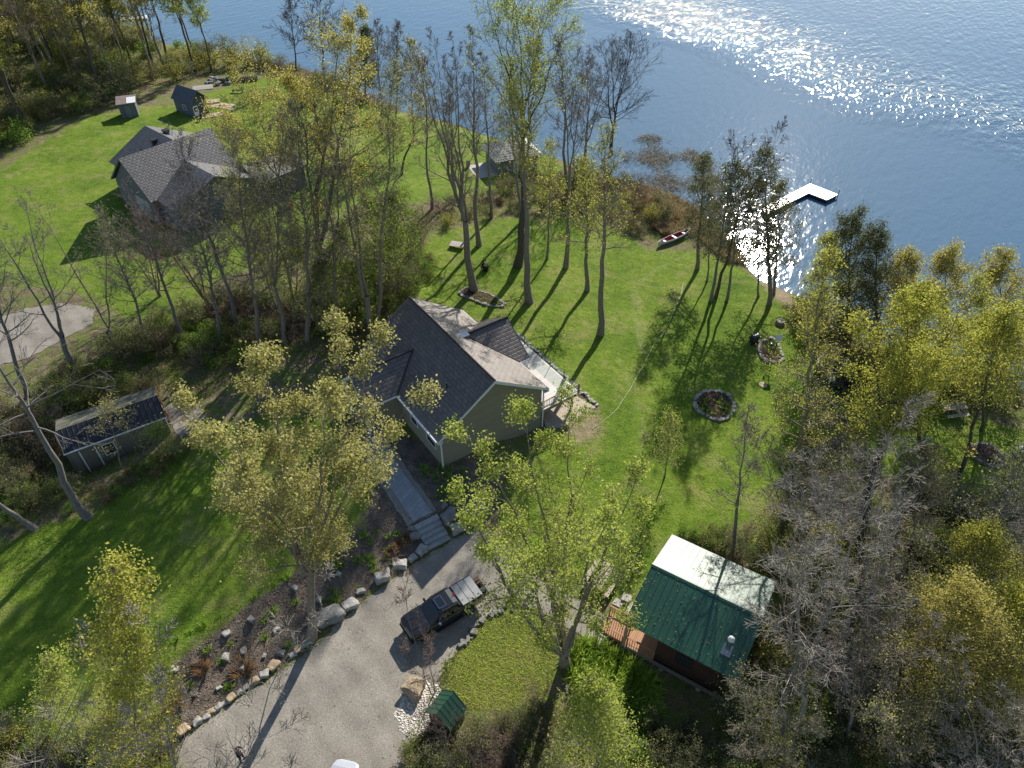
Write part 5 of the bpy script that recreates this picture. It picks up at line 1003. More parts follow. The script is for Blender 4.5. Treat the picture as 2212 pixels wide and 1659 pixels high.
 ('maple_tree', 'young olive yellow maple in the lower left beside the mulch bed', 292, 1690, 262, 1240, 14, 108, 'bark', 'yellow', dict(cs=.15, n1=40, n2=8, n3=6, nleaf=9000, lsize=.2, ang=(1.1, .5))),
 ('young_tree', 'small bright green tree in the bottom left corner', 105, 1600, 112, 1425, 8, 42, 'bark', 'lime', dict(cs=.15, n1=30, n2=7, n3=5, nleaf=3500, lsize=.17)),
 ('maple_tree', 'lime leaved young tree at the bottom centre', 1290, 1735, 1288, 1490, 12, 98, 'bark', 'lime', dict(cs=.12, n1=40, n2=8, n3=6, nleaf=9000, lsize=.18)),
 ('silver_tree', 'silvery bare tree reaching up from the bottom edge beside the drive', 430, 1900, 395, 1500, 15, 150, 'bark_silver', None, dict(cs=.2, n1=60, n2=9, n3=6, tmin=.014, leaders=5, fork=.2, spread=.25)),
 ('silver_tree', 'silvery bare branches in the bottom left corner', 60, 1830, 50, 1490, 14, 120, 'bark_silver', None, dict(cs=.15, n1=46, n2=8, n3=6, tmin=.014, leaders=4, fork=.2, spread=.22)),
 ('bare_tree', 'thin reddish bare tree rising over the well house', 975, 1770, 1010, 1400, 11, 95, 'twig_red', None, dict(cs=.15, n1=40, n2=9, n3=7, tmin=.010, ang=(1.2, .6), leaders=2, fork=.2)),
 ('bare_tree', 'bare reddish sapling below the truck on the pebble patch', 942, 1495, 930, 1372, 4, 12, 'twig_red', None, dict(cs=.5, n1=14, n2=5, n3=4, tmin=.010)),
 ('sapling', 'lime green sapling with a mulch ring on the lawn', 1436, 1028, 1450, 900, 6, 38, 'bark', 'lime', dict(cs=.25, n1=24, n2=6, n3=5, nleaf=2000, lsize=.15)),
 ('sapling', 'tiny thin sapling beside the lime green one', 1388, 980, 1393, 938, 3, 12, 'bark', 'lime', dict(cs=.4, n1=9, n2=4, n3=3, nleaf=180, lsize=.12)),
 ('sapling', 'small leafy sapling before the front wall of the navy roofed shed', 345, 990, 340, 925, 4, 34, 'bark', 'green', dict(cs=.3, n1=18, n2=6, n3=5, nleaf=1500, lsize=.18)),
 ('sapling', 'thin sapling with leaves hanging over the navy shed roof', 263, 1010, 235, 880, 5, 48, 'bark', 'olive', dict(cs=.5, n1=16, n2=6, n3=4, nleaf=700, lsize=.18)),
]
for i, e_ in enumerate(TR):
    if e_ is None: continue
    nm, lb, bx, by, tx, ty, dp_, cp, wm, lm, kw = e_; tree(nm, lb, bx, by, tx, ty, dp_, cp, wm, lm, seed=i * 7, **kw)

# far left wood: prototypes copied
def in_poly_pts(poly, n, seed, mind=0, tries=40):
    g = np.random.default_rng(seed); q = wpoly(poly); lo, hi = q.min(0), q.max(0); out = []
    for _ in range(n * tries):
        p = g.uniform(lo, hi)
        if inside(p, q)[0] and (not mind or all((p[0] - a[0]) ** 2 + (p[1] - a[1]) ** 2 > mind * mind for a in out)): out.append(p)
        if len(out) >= n: break
    return out
protos = []
for i, (lm, nl, kw) in enumerate([('olive', 6500, dict(cs=.4)), ('lime', 4500, dict(cs=.45, leaders=3, fork=.45, spread=.1)), (None, 0, dict(cs=.4, leaders=2, fork=.4, spread=.08)), ('gold', 4200, dict(cs=.4)), ('sage', 3500, dict(cs=.3)), ('yellow', 4500, dict(cs=.5, leaders=3, fork=.5, spread=.1))]):
    wood, leaf = make_tree(500 + i, 21, (.8 * (-1) ** i, .5), .26, cr=3.6, n1=34, n2=7, n3=5, nleaf=nl, lsize=.34, tmin=.03, ang=(1.0, .45), **kw)
    protos.append((['olive tinged', 'pale lime', 'leafless grey', 'golden', 'grey green', 'yellow green'][i], wood, leaf, lm, ['bark', 'bark_dark'][i % 2]))
pts = in_poly_pts([(-160, 330), (0, 325), (70, 300), (140, 255), (240, 222), (330, 190), (420, 172), (500, 160), (540, 140), (450, 118), (330, 92), (230, 60), (60, 15), (-160, -20)], 96, 3, 3.2)
proto_objs = {}
g = np.random.default_rng(8)
for i, p in enumerate(pts):
    kx = int(g.choice([0, 0, 1, 2, 2, 3, 4, 5])); ds, wood, leaf, lm, wm = protos[kx]; z = Tz(*p) - .1; s = g.uniform(.75, 1.15)
    lb = ds + ' tall tree in the wood at the upper left shore'; gr = ds + ' trees in the upper left wood'
    if kx not in proto_objs: proto_objs[kx] = tree_objs('woodland_tree', lb, 'tree', (p[0], p[1], z), wood, leaf, wm, lm, gr); proto_objs[kx].scale = (s, s, s)
    else: dup(proto_objs[kx], (p[0], p[1], z), g.uniform(0, 6.3), lb, gr, (s, s, s * g.uniform(.9, 1.1)))

# ------------------------------------------------------------------ shrubs
SP = []
def shrub(seed, h, cr, lmat, nleaf, wmat='bark_dark', ls=.16, nst=7, tm=.012):
    g = np.random.default_rng(seed); a = np.arange(nst) * 2.4 + g.uniform(0, 1, nst); sp = g.uniform(.1, .9, nst)
    d = np.stack([np.cos(a) * sp, np.sin(a) * sp, np.ones(nst)], 1); d /= np.linalg.norm(d, axis=1, keepdims=True)
    P0, R0 = branches(g, np.stack([np.cos(a) * .12, np.sin(a) * .12, np.full(nst, -.1)], 1), d, h * g.uniform(.7, 1.15, nst), np.full(nst, .03), 6, .02, .12); V0, F0 = tubes(P0, np.maximum(R0, tm), 4)
    bi = np.repeat(np.arange(nst), 9); tt = g.uniform(.2, 1, len(bi)); a1, d1, r1 = poly_at(P0, R0, bi, tt); P1, R1 = branches(g, a1, child_dirs(g, d1, g.uniform(.5, 1.2, len(bi)), len(bi)), cr * g.uniform(.3, .8, len(bi)), r1 * .6, 4, .02, .18); V1, F1 = tubes(P1, np.maximum(R1, tm), 3)
    bj = np.repeat(np.arange(len(bi)), 5); tt = g.uniform(.2, 1, len(bj)); a2, d2, r2 = poly_at(P1, R1, bj, tt); P2, R2 = branches(g, a2, child_dirs(g, d2, g.uniform(.5, 1.1, len(bj)), len(bj)), cr * g.uniform(.15, .4, len(bj)), r2 * .6, 3, .02, .2); V2, F2 = tubes(P2, np.maximum(R2, tm * .7), 3)
    wood = (np.vstack([V0, V1, V2]), np.vstack([F0, F1 + len(V0), F2 + len(V0) + len(V1)])); leaf = None
    if nleaf:
        kx = g.integers(0, len(bj), nleaf); p, _, _ = poly_at(P2, R2, kx, g.uniform(.1, 1, nleaf)); p = p + g.normal(0, .13, (nleaf, 3)); p[:, 2] = np.abs(p[:, 2]); V, F = leaf_faces(g, p, ls); leaf = (V, F, np.repeat(np.clip(.5 * g.uniform(0, 1, len(bi))[bj[kx]] + .5 * g.uniform(0, 1, nleaf), 0, 1), 4))
    return wood, leaf, wmat, lmat
KINDS = {'green': ('leafy green', shrub(1, 2.0, 1.5, 'green', 1800)), 'sage': ('grey green', shrub(2, 2.4, 1.7, 'sage', 1500)), 'olive': ('olive yellow', shrub(3, 2.2, 1.5, 'yellow', 1300)),
         'bare': ('leafless twiggy', shrub(4, 2.5, 1.8, None, 0, 'twig_red', nst=10)), 'bright': ('bright green', shrub(5, 1.4, 1.1, 'bright', 1100)), 'brush': ('dull brown green', shrub(6, 1.7, 1.5, 'brush', 1600)),
         'silver': ('pale bare', shrub(7, 2.6, 2.0, None, 0, 'bark_pale', nst=9)), 'reedy': ('straw coloured', shrub(10, 1.0, 1.2, 'straw', 1700, 'twig_red')), 'rusty': ('rusty brown', shrub(9, 1.3, 1.2, 'rust', 1500, 'twig_red')), 'cedar': ('dark evergreen', shrub(8, 1.8, 1.2, 'cedar', 2200))}
SO = {}; SHR = []
def put_shrubs(poly, n, kinds, where, smin=.6, smax=1.3, mind=.8, seed=0):
    g = np.random.default_rng(seed)
    for p in in_poly_pts(poly, n, seed + 50, mind):
        kq = str(g.choice(kinds)); s = g.uniform(smin, smax); SHR.append((s / math.hypot(p[1], H) * (1 if abs(p[0]) < .78 * (p[1] * _c + H * _s) else .01), kq, p, s, g.uniform(0, 6.28), g.uniform(.8, 1.1), where))
def flush_shrubs(limit=285):
    SHR.sort(key=lambda r: -r[0]); rest = {}
    for i, (_, kq, p, s, rz, zs, where) in enumerate(SHR):
        adj, (wood, leaf, wm, lm) = KINDS[kq]; loc = (p[0], p[1], Tz(*p))
        if i >= limit:
            c_, s_ = math.cos(rz), math.sin(rz); Rm = np.array([[c_, -s_, 0], [s_, c_, 0], [0, 0, zs]]) * s
            rest.setdefault(wm, []).append((wood[0] @ Rm.T + loc, wood[1], np.zeros(len(wood[0]))))
            if leaf: rest.setdefault(lm, []).append((leaf[0] @ Rm.T + loc, leaf[1], leaf[2]))
            continue
        lb = adj + ' shrub ' + where; gr = adj + ' shrubs ' + where; sc3 = (s, s, s * zs)
        if kq not in SO: o = tree_objs('shrub', lb, 'shrub', loc, wood, leaf, wm, lm, gr, 'stems', 'foliage'); o.scale = sc3; o.rotation_euler = (0, 0, rz); SO[kq] = o
        else: dup(SO[kq], loc, rz, lb, gr, sc3)
    V = []; F = []; t = []; mi = []; off = 0; mats = list(rest)
    for k_, mn in enumerate(mats):
        for v, f, tt in rest[mn]: V.append(v); F.append(f + off); t.append(tt); mi.append(np.full(len(f), k_)); off += len(v)
    me = fast_mesh('undergrowth', np.vstack(V), np.vstack(F), None, False, np.concatenate(t))
    for mn in mats: me.materials.append(MT[mn])
    me.polygons.foreach_set('material_index', np.concatenate(mi).astype(np.int32)); tag(link('undergrowth', me), 'dense undergrowth of small shrubs filling the woods', 'undergrowth', None, 'stuff')
put_shrubs([(110, 830), (230, 760), (350, 705), (480, 640), (600, 640), (690, 620), (760, 560), (880, 500), (950, 560), (890, 640), (800, 715), (770, 770), (700, 720), (560, 760), (480, 800), (420, 790), (350, 760), (250, 830), (130, 905)], 190, ['green', 'green', 'sage', 'bare', 'brush', 'bright', 'bright'], 'in the thicket between the two houses', .5, 1.15, .9, 1)
put_shrubs([(-60, 860), (120, 905), (240, 850), (330, 840), (120, 925), (110, 990), (60, 1060), (-60, 1080)], 34, ['green', 'sage', 'brush', 'bare', 'brush'], 'behind the navy roofed shed', .6, 1.2, 1.2, 2)
put_shrubs([(20, 1060), (120, 1040), (190, 1070), (170, 1100), (60, 1140), (0, 1130)], 14, ['green', 'sage', 'bright', 'brush'], 'around the leaning dead tree foot', .4, .8, .9, 3)
put_shrubs([(205, 1060), (330, 1000), (420, 940), (430, 960), (340, 1030), (215, 1095)], 22, ['green', 'bright', 'sage', 'brush'], 'on the bank before the navy roofed shed', .3, .6, .8, 4)
put_shrubs([(880, 500), (960, 440), (1080, 400), (1180, 380), (1280, 380), (1380, 400), (1460, 480), (1380, 520), (1290, 462), (1100, 462), (980, 490)], 62, ['sage', 'sage', 'olive', 'bare', 'brush', 'rusty'], 'in the shore thicket behind the lawn', .55, 1.1, 1.7, 5)
put_shrubs([(1360, 420), (1450, 425), (1510, 480), (1450, 515), (1385, 490)], 26, ['reedy', 'reedy', 'rusty', 'brush'], 'at the reeds above the canoe', .3, .6, 1.2, 6)
put_shrubs([(1690, 690), (1760, 640), (1830, 700), (1930, 760), (2212, 820), (2260, 900), (2110, 880), (1990, 860), (1880, 900), (1850, 840), (1770, 800)], 50, ['green', 'sage', 'olive', 'brush', 'bare', 'cedar'], 'along the right hand shore', .6, 1.2, 1.4, 7)
put_shrubs([(1700, 1010), (1760, 920), (1860, 1000), (1870, 1080), (1760, 1090)], 16, ['bare', 'silver', 'brush', 'green'], 'under the tree by the patio table', .5, 1.0, 1.2, 8)
put_shrubs([(1640, 1150), (1720, 1080), (1860, 1100), (1980, 1060), (2080, 1090), (2212, 1075), (2280, 1250), (2280, 1720), (1560, 1720), (1590, 1520), (1690, 1300)], 150, ['green', 'sage', 'olive', 'brush', 'silver', 'bare', 'green', 'cedar'], 'in the wild ground right of the cabin', .6, 1.3, 1.15, 9)
put_shrubs([(1460, 1150), (1600, 1150), (1650, 1170), (1690, 1240), (1600, 1215)], 22, ['green', 'bright', 'sage'], 'behind the green roofed cabin', .35, .8, .9, 10)
put_shrubs([(1010, 1570), (1130, 1530), (1190, 1500), (1200, 1720), (880, 1720), (885, 1610), (930, 1580)], 40, ['green', 'bare', 'brush', 'bare', 'sage'], 'around the well house', .4, .8, .7, 11)
put_shrubs([(1330, 1560), (1560, 1600), (1560, 1720), (1400, 1720)], 16, ['green', 'sage', 'cedar', 'bright'], 'at the bottom edge below the cabin', .5, .9, 1.0, 12)
put_shrubs([(-40, 1560), (60, 1600), (200, 1600), (330, 1560), (390, 1610), (380, 1720), (-40, 1720)], 42, ['green', 'bright', 'brush', 'silver', 'olive'], 'in the lower left corner', .4, .9, .8, 13)
put_shrubs([(-160, 335), (0, 330), (70, 302), (140, 258), (240, 226), (330, 195), (420, 175), (500, 162), (545, 145), (600, 150), (540, 130), (450, 116), (330, 90), (230, 58), (60, 15), (-160, -20)], 260, ['green', 'sage', 'olive', 'bright', 'olive', 'sage'], 'under the upper left wood', .9, 2.0, 1.5, 14)
put_shrubs([(560, 135), (650, 155), (760, 195), (850, 236), (840, 246), (740, 205), (620, 170), (540, 160)], 16, ['bare', 'brush', 'sage'], 'along the neighbour shore', .6, 1.2, 2.0, 15)

flush_shrubs()
# ------------------------------------------------------------------ garden plants, weeds, reeds, grass
def blades(n, pts, h, wdt, seed, spread=.35):
    g = np.random.default_rng(seed); a = g.uniform(0, 6.28, n); d = np.stack([np.cos(a), np.sin(a), np.zeros(n)], 1); hh = h * g.uniform(.5, 1.2, n)[:, None]
    lean = d * g.uniform(0, spread, n)[:, None] * hh; side = np.stack([-np.sin(a), np.cos(a), np.zeros(n)], 1) * wdt
    V = np.stack([pts - side, pts + side, pts + lean * .5 + np.array([0, 0, .65]) * hh + side * .7, pts + lean + np.array([0, 0, 1.0]) * hh], 1).reshape(-1, 3)
    return V, np.arange(4 * n).reshape(n, 4), np.repeat(g.uniform(0, 1, n), 4)
def clump_mesh(name, n, r, h, wdt, mat, seed, spread):
    g = np.random.default_rng(seed); a = g.uniform(0, 6.28, n); rr = r * np.sqrt(g.uniform(0, 1, n)); V, F, t = blades(n, np.stack([rr * np.cos(a), rr * np.sin(a), np.zeros(n)], 1), h, wdt, seed, spread); return fast_mesh(name, V, F, MT[mat], False, t)
LILY = clump_mesh('leafy_plant', 60, .22, .5, .04, 'lily', 1, 1.5); TUFT = clump_mesh('garden_plant', 46, .16, .32, .018, 'bright', 2, 1.0); RUSTY = clump_mesh('ornamental_grass', 150, .3, .6, .012, 'rust', 3, 1.0)
def plants(me, pts, label, cat, group, smin, smax, seed):
    g = np.random.default_rng(seed)
    for p in pts:
        o = link(me.name.split('.')[0], me, None, (p[0], p[1], Tz(p[0], p[1]) - .02), g.uniform(0, 6.3)); s = g.uniform(smin, smax); o.scale = (s, s, s); tag(o, label, cat, group)
plants(LILY, in_poly_pts([(1232, 1405), (1290, 1385), (1340, 1420), (1400, 1470), (1425, 1540), (1350, 1565), (1265, 1520), (1235, 1470)], 95, 60, .38), 'broad leaved bright green plant in the patch below the cabin porch', 'plant', 'bright green plants below the cabin porch', .8, 1.5, 1)
plants(TUFT, [G(*zc(x, y)) for x, y in [(465, 225), (565, 165), (628, 130), (295, 318), (215, 365), (145, 400), (75, 440), (515, 430), (240, 490), (345, 460), (145, 665), (345, 680), (560, 300), (670, 255), (770, 370), (870, 70), (875, 260), (40, 600), (300, 545), (520, 345), (640, 470), (760, 100), (700, 60)]] + in_poly_pts([(700, 1190), (800, 1140), (860, 1150), (850, 1220), (760, 1290), (690, 1330)], 26, 61, .6), 'small green tuft plant growing in the mulch bed by the drive', 'plant', 'green tufts in the mulch bed', .7, 1.6, 2)
for (x, y), lb in zip([(215, 585), (85, 770), (420, 590)], ['rust coloured dry grass clump in the middle of the mulch bed', 'rust coloured dry grass clump at the lower end of the mulch bed', 'tan dry grass beside a stone in the mulch bed']): plants(RUSTY, [G(*zc(x, y))], lb, 'ornamental grass', None, 1.1, 1.5, int(x))
plants(RUSTY, [G(865, 1180), (G(880, 1165)), G(845, 1195)], 'rusty grass clump left of the stone steps', 'ornamental grass', 'rusty grass clumps left of the steps', .7, 1.0, 5)
plants(TUFT, in_poly_pts([(1515, 870), (1575, 870), (1580, 895), (1550, 908), (1515, 895)], 9, 62, .5), 'small green plant in the oval stone ringed bed', 'plant', 'plants in the oval bed', 1.2, 2.2, 6)
plants(TUFT, in_poly_pts([(1650, 735), (1680, 735), (1682, 770), (1660, 772)], 8, 63, .4), 'small green plant in the teardrop bed', 'plant', 'plants in the teardrop bed', 1.1, 1.9, 7)
plants(TUFT, in_poly_pts([(1015, 640), (1060, 645), (1085, 662), (1050, 660)], 12, 64, .4), 'small yellow green plant in the crescent bed', 'plant', 'plants in the crescent bed', .7, 1.3, 8)
plants(TUFT, in_poly_pts([(905, 1010), (980, 1000), (1030, 1060), (960, 1100)], 22, 65, .5), 'dark green plant in the shaded bed before the front wall', 'plant', 'plants in the shaded front bed', .8, 1.6, 9)
def scatter(poly_w, n, seed):
    g = np.random.default_rng(seed); lo, hi = poly_w.min(0), poly_w.max(0); out = np.zeros((0, 2))
    while len(out) < n:
        p = g.uniform(lo, hi, (n * 2, 2)); out = np.vstack([out, p[inside(p, poly_w)]])
    return out[:n]
def stuff(name, label, pts, mesh_fn, mat):
    V, F, t = mesh_fn(np.column_stack([pts, T(pts) + .0])); me = fast_mesh(name, V, F, MT[mat], False, t); o = link(name, me); tag(o, label, name.replace('_', ' '), None, 'stuff'); return o
g = np.random.default_rng(77)
pw = scatter(LAWN[4], 15000, 1); stuff('rough_grass', 'rough green grass on the island beside the drive', pw, lambda p: blades(len(p), p, .08, .018, 1, 2.4), 'rough_turf'); pw = scatter(LAWN[4], 8000, 2); stuff('dry_stalks', 'tan dry stalks among the rough grass of the island', pw, lambda p: blades(len(p), p, .08, .014, 4, 2.6), 'straw')
pw = np.vstack([scatter(wpoly([(1000, 1330), (1190, 1330), (1190, 1420), (1000, 1440)]), 90, 2)]); stuff('dandelions', 'tiny yellow dandelion flowers in the rough grass', pw, lambda p: (lambda r: (r[0], r[1], np.full(len(r[0]), .6)))(leaf_faces(np.random.default_rng(3), p + np.array([0, 0, .15]), .10)), 'petal')
lw = [(LAWN[0], 26000), (LAWN[1], 52000), (LAWN[2], 22000), (LAWN[3], 6000)]
pw = np.vstack([scatter(q_, n_, 70 + i) for i, (q_, n_) in enumerate(lw)]); stuff('lawn_grass', 'short mown grass blades of the lawns', pw, lambda p: blades(len(p), p, .07, .022, 12, 2.2), 'turf')
g = np.random.default_rng(55); ed = []
for i in range(len(DRIVE)):
    a, b2 = DRIVE[i], DRIVE[(i + 1) % len(DRIVE)]; ed.append(a + (b2 - a) * g.uniform(0, 1, (70, 1)) + g.normal(0, .16, (70, 2)))
pw = np.vstack(ed); stuff('edge_weeds', 'small weeds and grass creeping over the edge of the gravel drive', pw, lambda p: blades(len(p), p, .13, .03, 15, 2.2), 'weed')
for bi_, W_ in enumerate(BEDS): stuff('bed_litter', 'dry leaves and bark on the soil of a stone ringed bed', scatter(W_[:, :2], 260, 300 + bi_), lambda p: (lambda r: (r[0], r[1], np.repeat(np.random.default_rng(5).uniform(0, 1, len(p)), 4)))(leaf_faces(np.random.default_rng(6), p + np.array([0, 0, .27]), .17)), 'straw')
pw = scatter(MULCH[0], 5000, 90); stuff('mulch_litter', 'dry leaves and bark chips covering the mulch bed', pw, lambda p: (lambda r: (r[0], r[1], np.repeat(np.random.default_rng(5).uniform(0, 1, len(p)), 4)))(leaf_faces(np.random.default_rng(6), p + np.array([0, 0, .03]), .15)), 'straw')
pw = np.vstack([scatter(DRIVE, 220, 80), scatter(LAWN[0], 700, 81), scatter(LAWN[1], 1600, 82)]); stuff('fallen_leaves', 'small dead leaves lying on the drive and lawns', pw, lambda p: (lambda r: (r[0], r[1], np.random.default_rng(5).uniform(0, 1, len(r[0]))))(leaf_faces(np.random.default_rng(4), p + np.array([0, 0, .05]), .13)), 'straw')
g = np.random.default_rng(31); n_ = 260; lx, ly = g.uniform(.1, CL - .1, n_), g.uniform(.1, CW / 2 - .1, n_); V, F = leaf_faces(g, np.stack([lx, ly, CE + kk * ly + .03], 1), .11); lr = link('roof_litter', fast_mesh('roof_litter', V, F, MT['straw'], False, g.uniform(.4, 1, len(V))), cb); lr['kind'] = 'stuff'
WILD = [[(-100, 1060), (100, 1010), (130, 900), (350, 700), (480, 640), (690, 620), (880, 500), (950, 570), (890, 640), (800, 715), (770, 760), (560, 790), (430, 870), (350, 840), (200, 1095), (60, 1135), (-100, 1150)],
        [(880, 500), (960, 440), (1180, 380), (1380, 400), (1500, 480), (1400, 530), (1290, 465), (1100, 465), (980, 495)], [(1690, 690), (1760, 640), (1930, 760), (2250, 830), (2250, 920), (1990, 870), (1880, 930), (1770, 800)],
        [(1440, 1160), (1600, 1145), (1720, 1030), (1900, 1040), (2250, 1070), (2250, 1720), (1500, 1720), (1560, 1500), (1690, 1290)], [(-160, 335), (0, 330), (140, 258), (330, 195), (545, 150), (450, 116), (230, 58), (-160, -20)], [(890, 1600), (1190, 1520), (1440, 1560), (1500, 1720), (880, 1720)], [(-60, 1590), (200, 1600), (390, 1600), (380, 1720), (-60, 1720)]]
def weeds(p):
    g = np.random.default_rng(9); V, F = leaf_faces(g, p + np.column_stack([np.zeros((len(p), 2)), g.uniform(.02, .45, len(p)) ** 1.5]), .17); cl = np.sin(p[:, 0] * 1.1) * np.sin(p[:, 1] * .9 + 1); return V, F, np.repeat(np.clip(.5 + .3 * cl + g.normal(0, .2, len(p)), 0, 1), 4)
pw = np.vstack([scatter(wpoly(q), n, 20 + i) for i, (q, n) in enumerate(zip(WILD, (42000, 14000, 11000, 44000, 30000, 9000, 8000)))])
half = rng.uniform(0, 1, len(pw)) + .25 * np.sin(pw[:, 0] * .5) * np.sin(pw[:, 1] * .45) < .68
stuff('ground_cover', 'low green weeds covering the wild ground', pw[half], weeds, 'weed'); stuff('leaf_litter', 'brown dead leaves and stalks on the wild ground', pw[~half], weeds, 'straw')
# dry grass and reeds at the water
sh = wpoly([(1330, 395), (1400, 405), (1500, 450), (1560, 505), (1620, 570), (1570, 570), (1500, 510), (1430, 510), (1360, 440)]); pw = scatter(sh, 15000, 40)
pw = np.vstack([pw, scatter(wpoly([(540, 130), (660, 150), (870, 235), (860, 246), (640, 175), (540, 150)]), 4000, 41), scatter(wpoly([(1800, 760), (1930, 762), (2000, 800), (1880, 820)]), 2500, 42)])
stuff('dry_grass', 'tan dry grass fringe along the shore', pw, lambda p: blades(len(p), p, .75, .022, 5, 1.0), 'straw')
q = np.array([PZ(x, y, WZ)[:2] for x, y in [(1345, 310), (1400, 290), (1470, 310), (1540, 350), (1575, 420), (1600, 500), (1545, 495), (1490, 452), (1420, 420), (1350, 385)]]); pr_ = scatter(q, 15000, 43)
kp = (np.sin(pr_[:, 0] * .9) + np.sin(pr_[:, 1] * .7 + 2) + rng.normal(0, .8, len(pr_))) > .1; pr_ = pr_[kp]
V, F, t = blades(len(pr_), np.column_stack([pr_, np.full(len(pr_), WZ - .02)]), .42, .022, 6, 2.6); tag(link('reeds', fast_mesh('reeds', V, F, MT['reed'], False, t)), 'sparse dark reeds standing in the shallow water', 'reeds', None, 'stuff')

# ------------------------------------------------------------------ small things in the gardens
def picnic_table(name, label, x, y, rz, mat, cat='picnic table', s=1.0):
    p = G(x, y); o = thing(name, label, cat, tuple(p), rz, None, (s, s, s))
    d = MB(); d.box(-.95, .95, -.38, .38, .72, .77); d.build('tabletop', mat, o)
    for sy in (-1, 1):
        d = MB(); d.box(-.95, .95, sy * .75 - .14, sy * .75 + .14, .42, .46); d.build('bench_seat', mat, o)
    for sx in (-.65, .65):
        for sy in (-1, 1):
            d = MB(); d.cyl((sx, sy * .75, 0), (sx, sy * .25, .72), .045, n=4); d.build('leg', DW, o)
        d = MB(); d.box(sx - .03, sx + .03, -.85, .85, .34, .415); d.build('cross_beam', DW, o)
    return o
GW = M_lines('weathered_grey_boards', (.46, .40, .31), (.34, .29, .23), 1, .13, .7)
picnic_table('picnic_table', 'weathered picnic table under the lime maple near the cabin', 1298, 1258, R(58), GW, s=1.25)
picnic_table('picnic_table', 'grey picnic table half hidden under trees at the right lawn', 2053, 892, R(8), GW, s=1.2)
p = G(988, 534); o = thing('garden_bench', 'low grey wooden platform bench among trunks behind the lawn', 'bench', tuple(p), R(-15))
d = MB(); d.box(-.9, .9, -.6, .6, .4, .47); d.build('seat', M_lines('grey_bench_boards', (.42, .38, .34), (.32, .29, .26), 1, .14), o)
for sx in (-.8, .8):
    for sy in (-.5, .5):
        d = MB(); d.box(sx - .05, sx + .05, sy - .05, sy + .05, 0, .4); d.build('leg', DW, o)
cpt = G(1349, 1309)
for i, (dx, dy, lb) in enumerate([(-.35, .15, 'square concrete paver leaning left of its neighbour by the porch'), (.15, .4, 'square concrete paver furthest from the porch rail'), (.35, -.25, 'long concrete paver closest to the cabin porch')]):
    d = MB(); d.box(-.33, .33, -.3 if i < 2 else -.45, .3 if i < 2 else .45, 0, .12); tag(d.build('concrete_paver', CONC, None, (cpt[0] + dx * 1.3, cpt[1] + dy * 1.3, cpt[2] + .01 + .13 * (i == 1)), R(-30 + i * 4), bevel=.01), lb, 'paver')
p = G(1297, 1388); d = MB(); d.box(-.9, .3, -.55, .55, 0, .22); tag(d.build('stone_doorstep', MT['stone'], None, tuple(p), R(-31), bevel=.05), 'pale stone doorstep at the foot of the cabin porch', 'step')
def stump(x, y, r, h, label):
    p = G(x, y); d = MB(); d.cyl((0, 0, -.1), (0, 0, h), r * 1.15, r, 14); o = d.build('tree_stump', MT['bark'], None, tuple(p)); tag(o, label, 'stump'); d = MB(); d.cyl((0, 0, h), (0, 0, h + .012), r * .93, r * .93, 14); d.build('cut_face', M('cut_wood', (.42, .36, .30), (.30, .25, .20), 12, .9), o)
stump(1685, 699, .48, .42, 'cut grey tree stump on the lawn above the teardrop bed')
p = G(1648, 832); d = MB(); d.cyl((0, 0, 0), (0, 0, .09), .45, .42, 12); tag(d.build('stepping_stone', MT['stone_tan'], None, tuple(p), bevel=.02), 'round flat stone on the lawn below the teardrop bed', 'stone')
p = G(1667, 777); o = thing('bird_feeder_pole', 'dark pole with cross arms and white bird house in the teardrop bed', 'bird feeder', tuple(p))
d = MB(); d.cyl((0, 0, 0), (.05, 0, 2.7), .05, .04); d.build('pole', MT['dark_metal'], o)
for z, l in ((2.2, .5), (1.7, .4)):
    d = MB(); d.cyl((-l, 0, z), (l + .1, .1, z), .025); d.build('cross_arm', MT['dark_metal'], o)
d = MB(); d.box(-.28, .28, -.22, .22, 2.7, 3.0); d.prism([(-.3, 2.98), (.3, 2.98), (0, 3.25)], 0, -.32, .32); d.build('bird_house', MT['white'], o)
d = MB(); d.cyl((-.5, 0, 1.85), (-.5, 0, 2.18), .1, n=8); d.build('feeder', MT['dark_metal'], o)
p = G(1627, 742); o = thing('barbecue', 'black barbecue with a bluish highlight painted on its lid in shade left of the teardrop bed', 'barbecue', tuple(p), R(20))
d = MB(); d.box(-.55, .55, -.3, .3, .75, .95); d.box(-.4, .4, -.25, .25, .15, .75); d.build('cart', MT['black'], o, bevel=.02)
d = MB(); d.prism([(-.28, .955), (.28, .955), (.28, 1.1), (.12, 1.25), (-.12, 1.25), (-.28, 1.1)], 0, -.35, .35); d.build('lid', M('bluish_highlight_enamel', (.10, .13, .17), None, 3, .3, .5), o)  # bluish highlight on the dark barbecue is put into the lid colour
for sx in (-.35, .35):
    d = MB(); d.cyl((sx, -.27, .14), (sx, -.22, .14), .14, n=14); d.build('wheel', RUB, o)
p = G(1800, 800); o = thing('patio_table', 'large grey glass topped patio table under the bare tree', 'table', tuple(p), R(-28))
d = MB(); d.box(-1.7, 1.7, -1.1, 1.1, .84, .88); d.build('tabletop', M('grey_table_glass', (.20, .24, .27), (.14, .17, .19), .8, .18, .6), o)
d = MB(); d.box(-1.78, 1.78, -1.18, -1.1, .8, .9); d.box(-1.78, 1.78, 1.1, 1.18, .8, .9); d.box(-1.78, -1.7, -1.1, 1.1, .8, .9); d.box(1.7, 1.78, -1.1, 1.1, .8, .9); d.build('frame', MT['dark_metal'], o)
for sx in (-1.5, 1.5):
    for sy in (-.95, .95):
        d = MB(); d.box(sx - .06, sx + .06, sy - .06, sy + .06, 0, .8); d.build('leg', MT['dark_metal'], o)
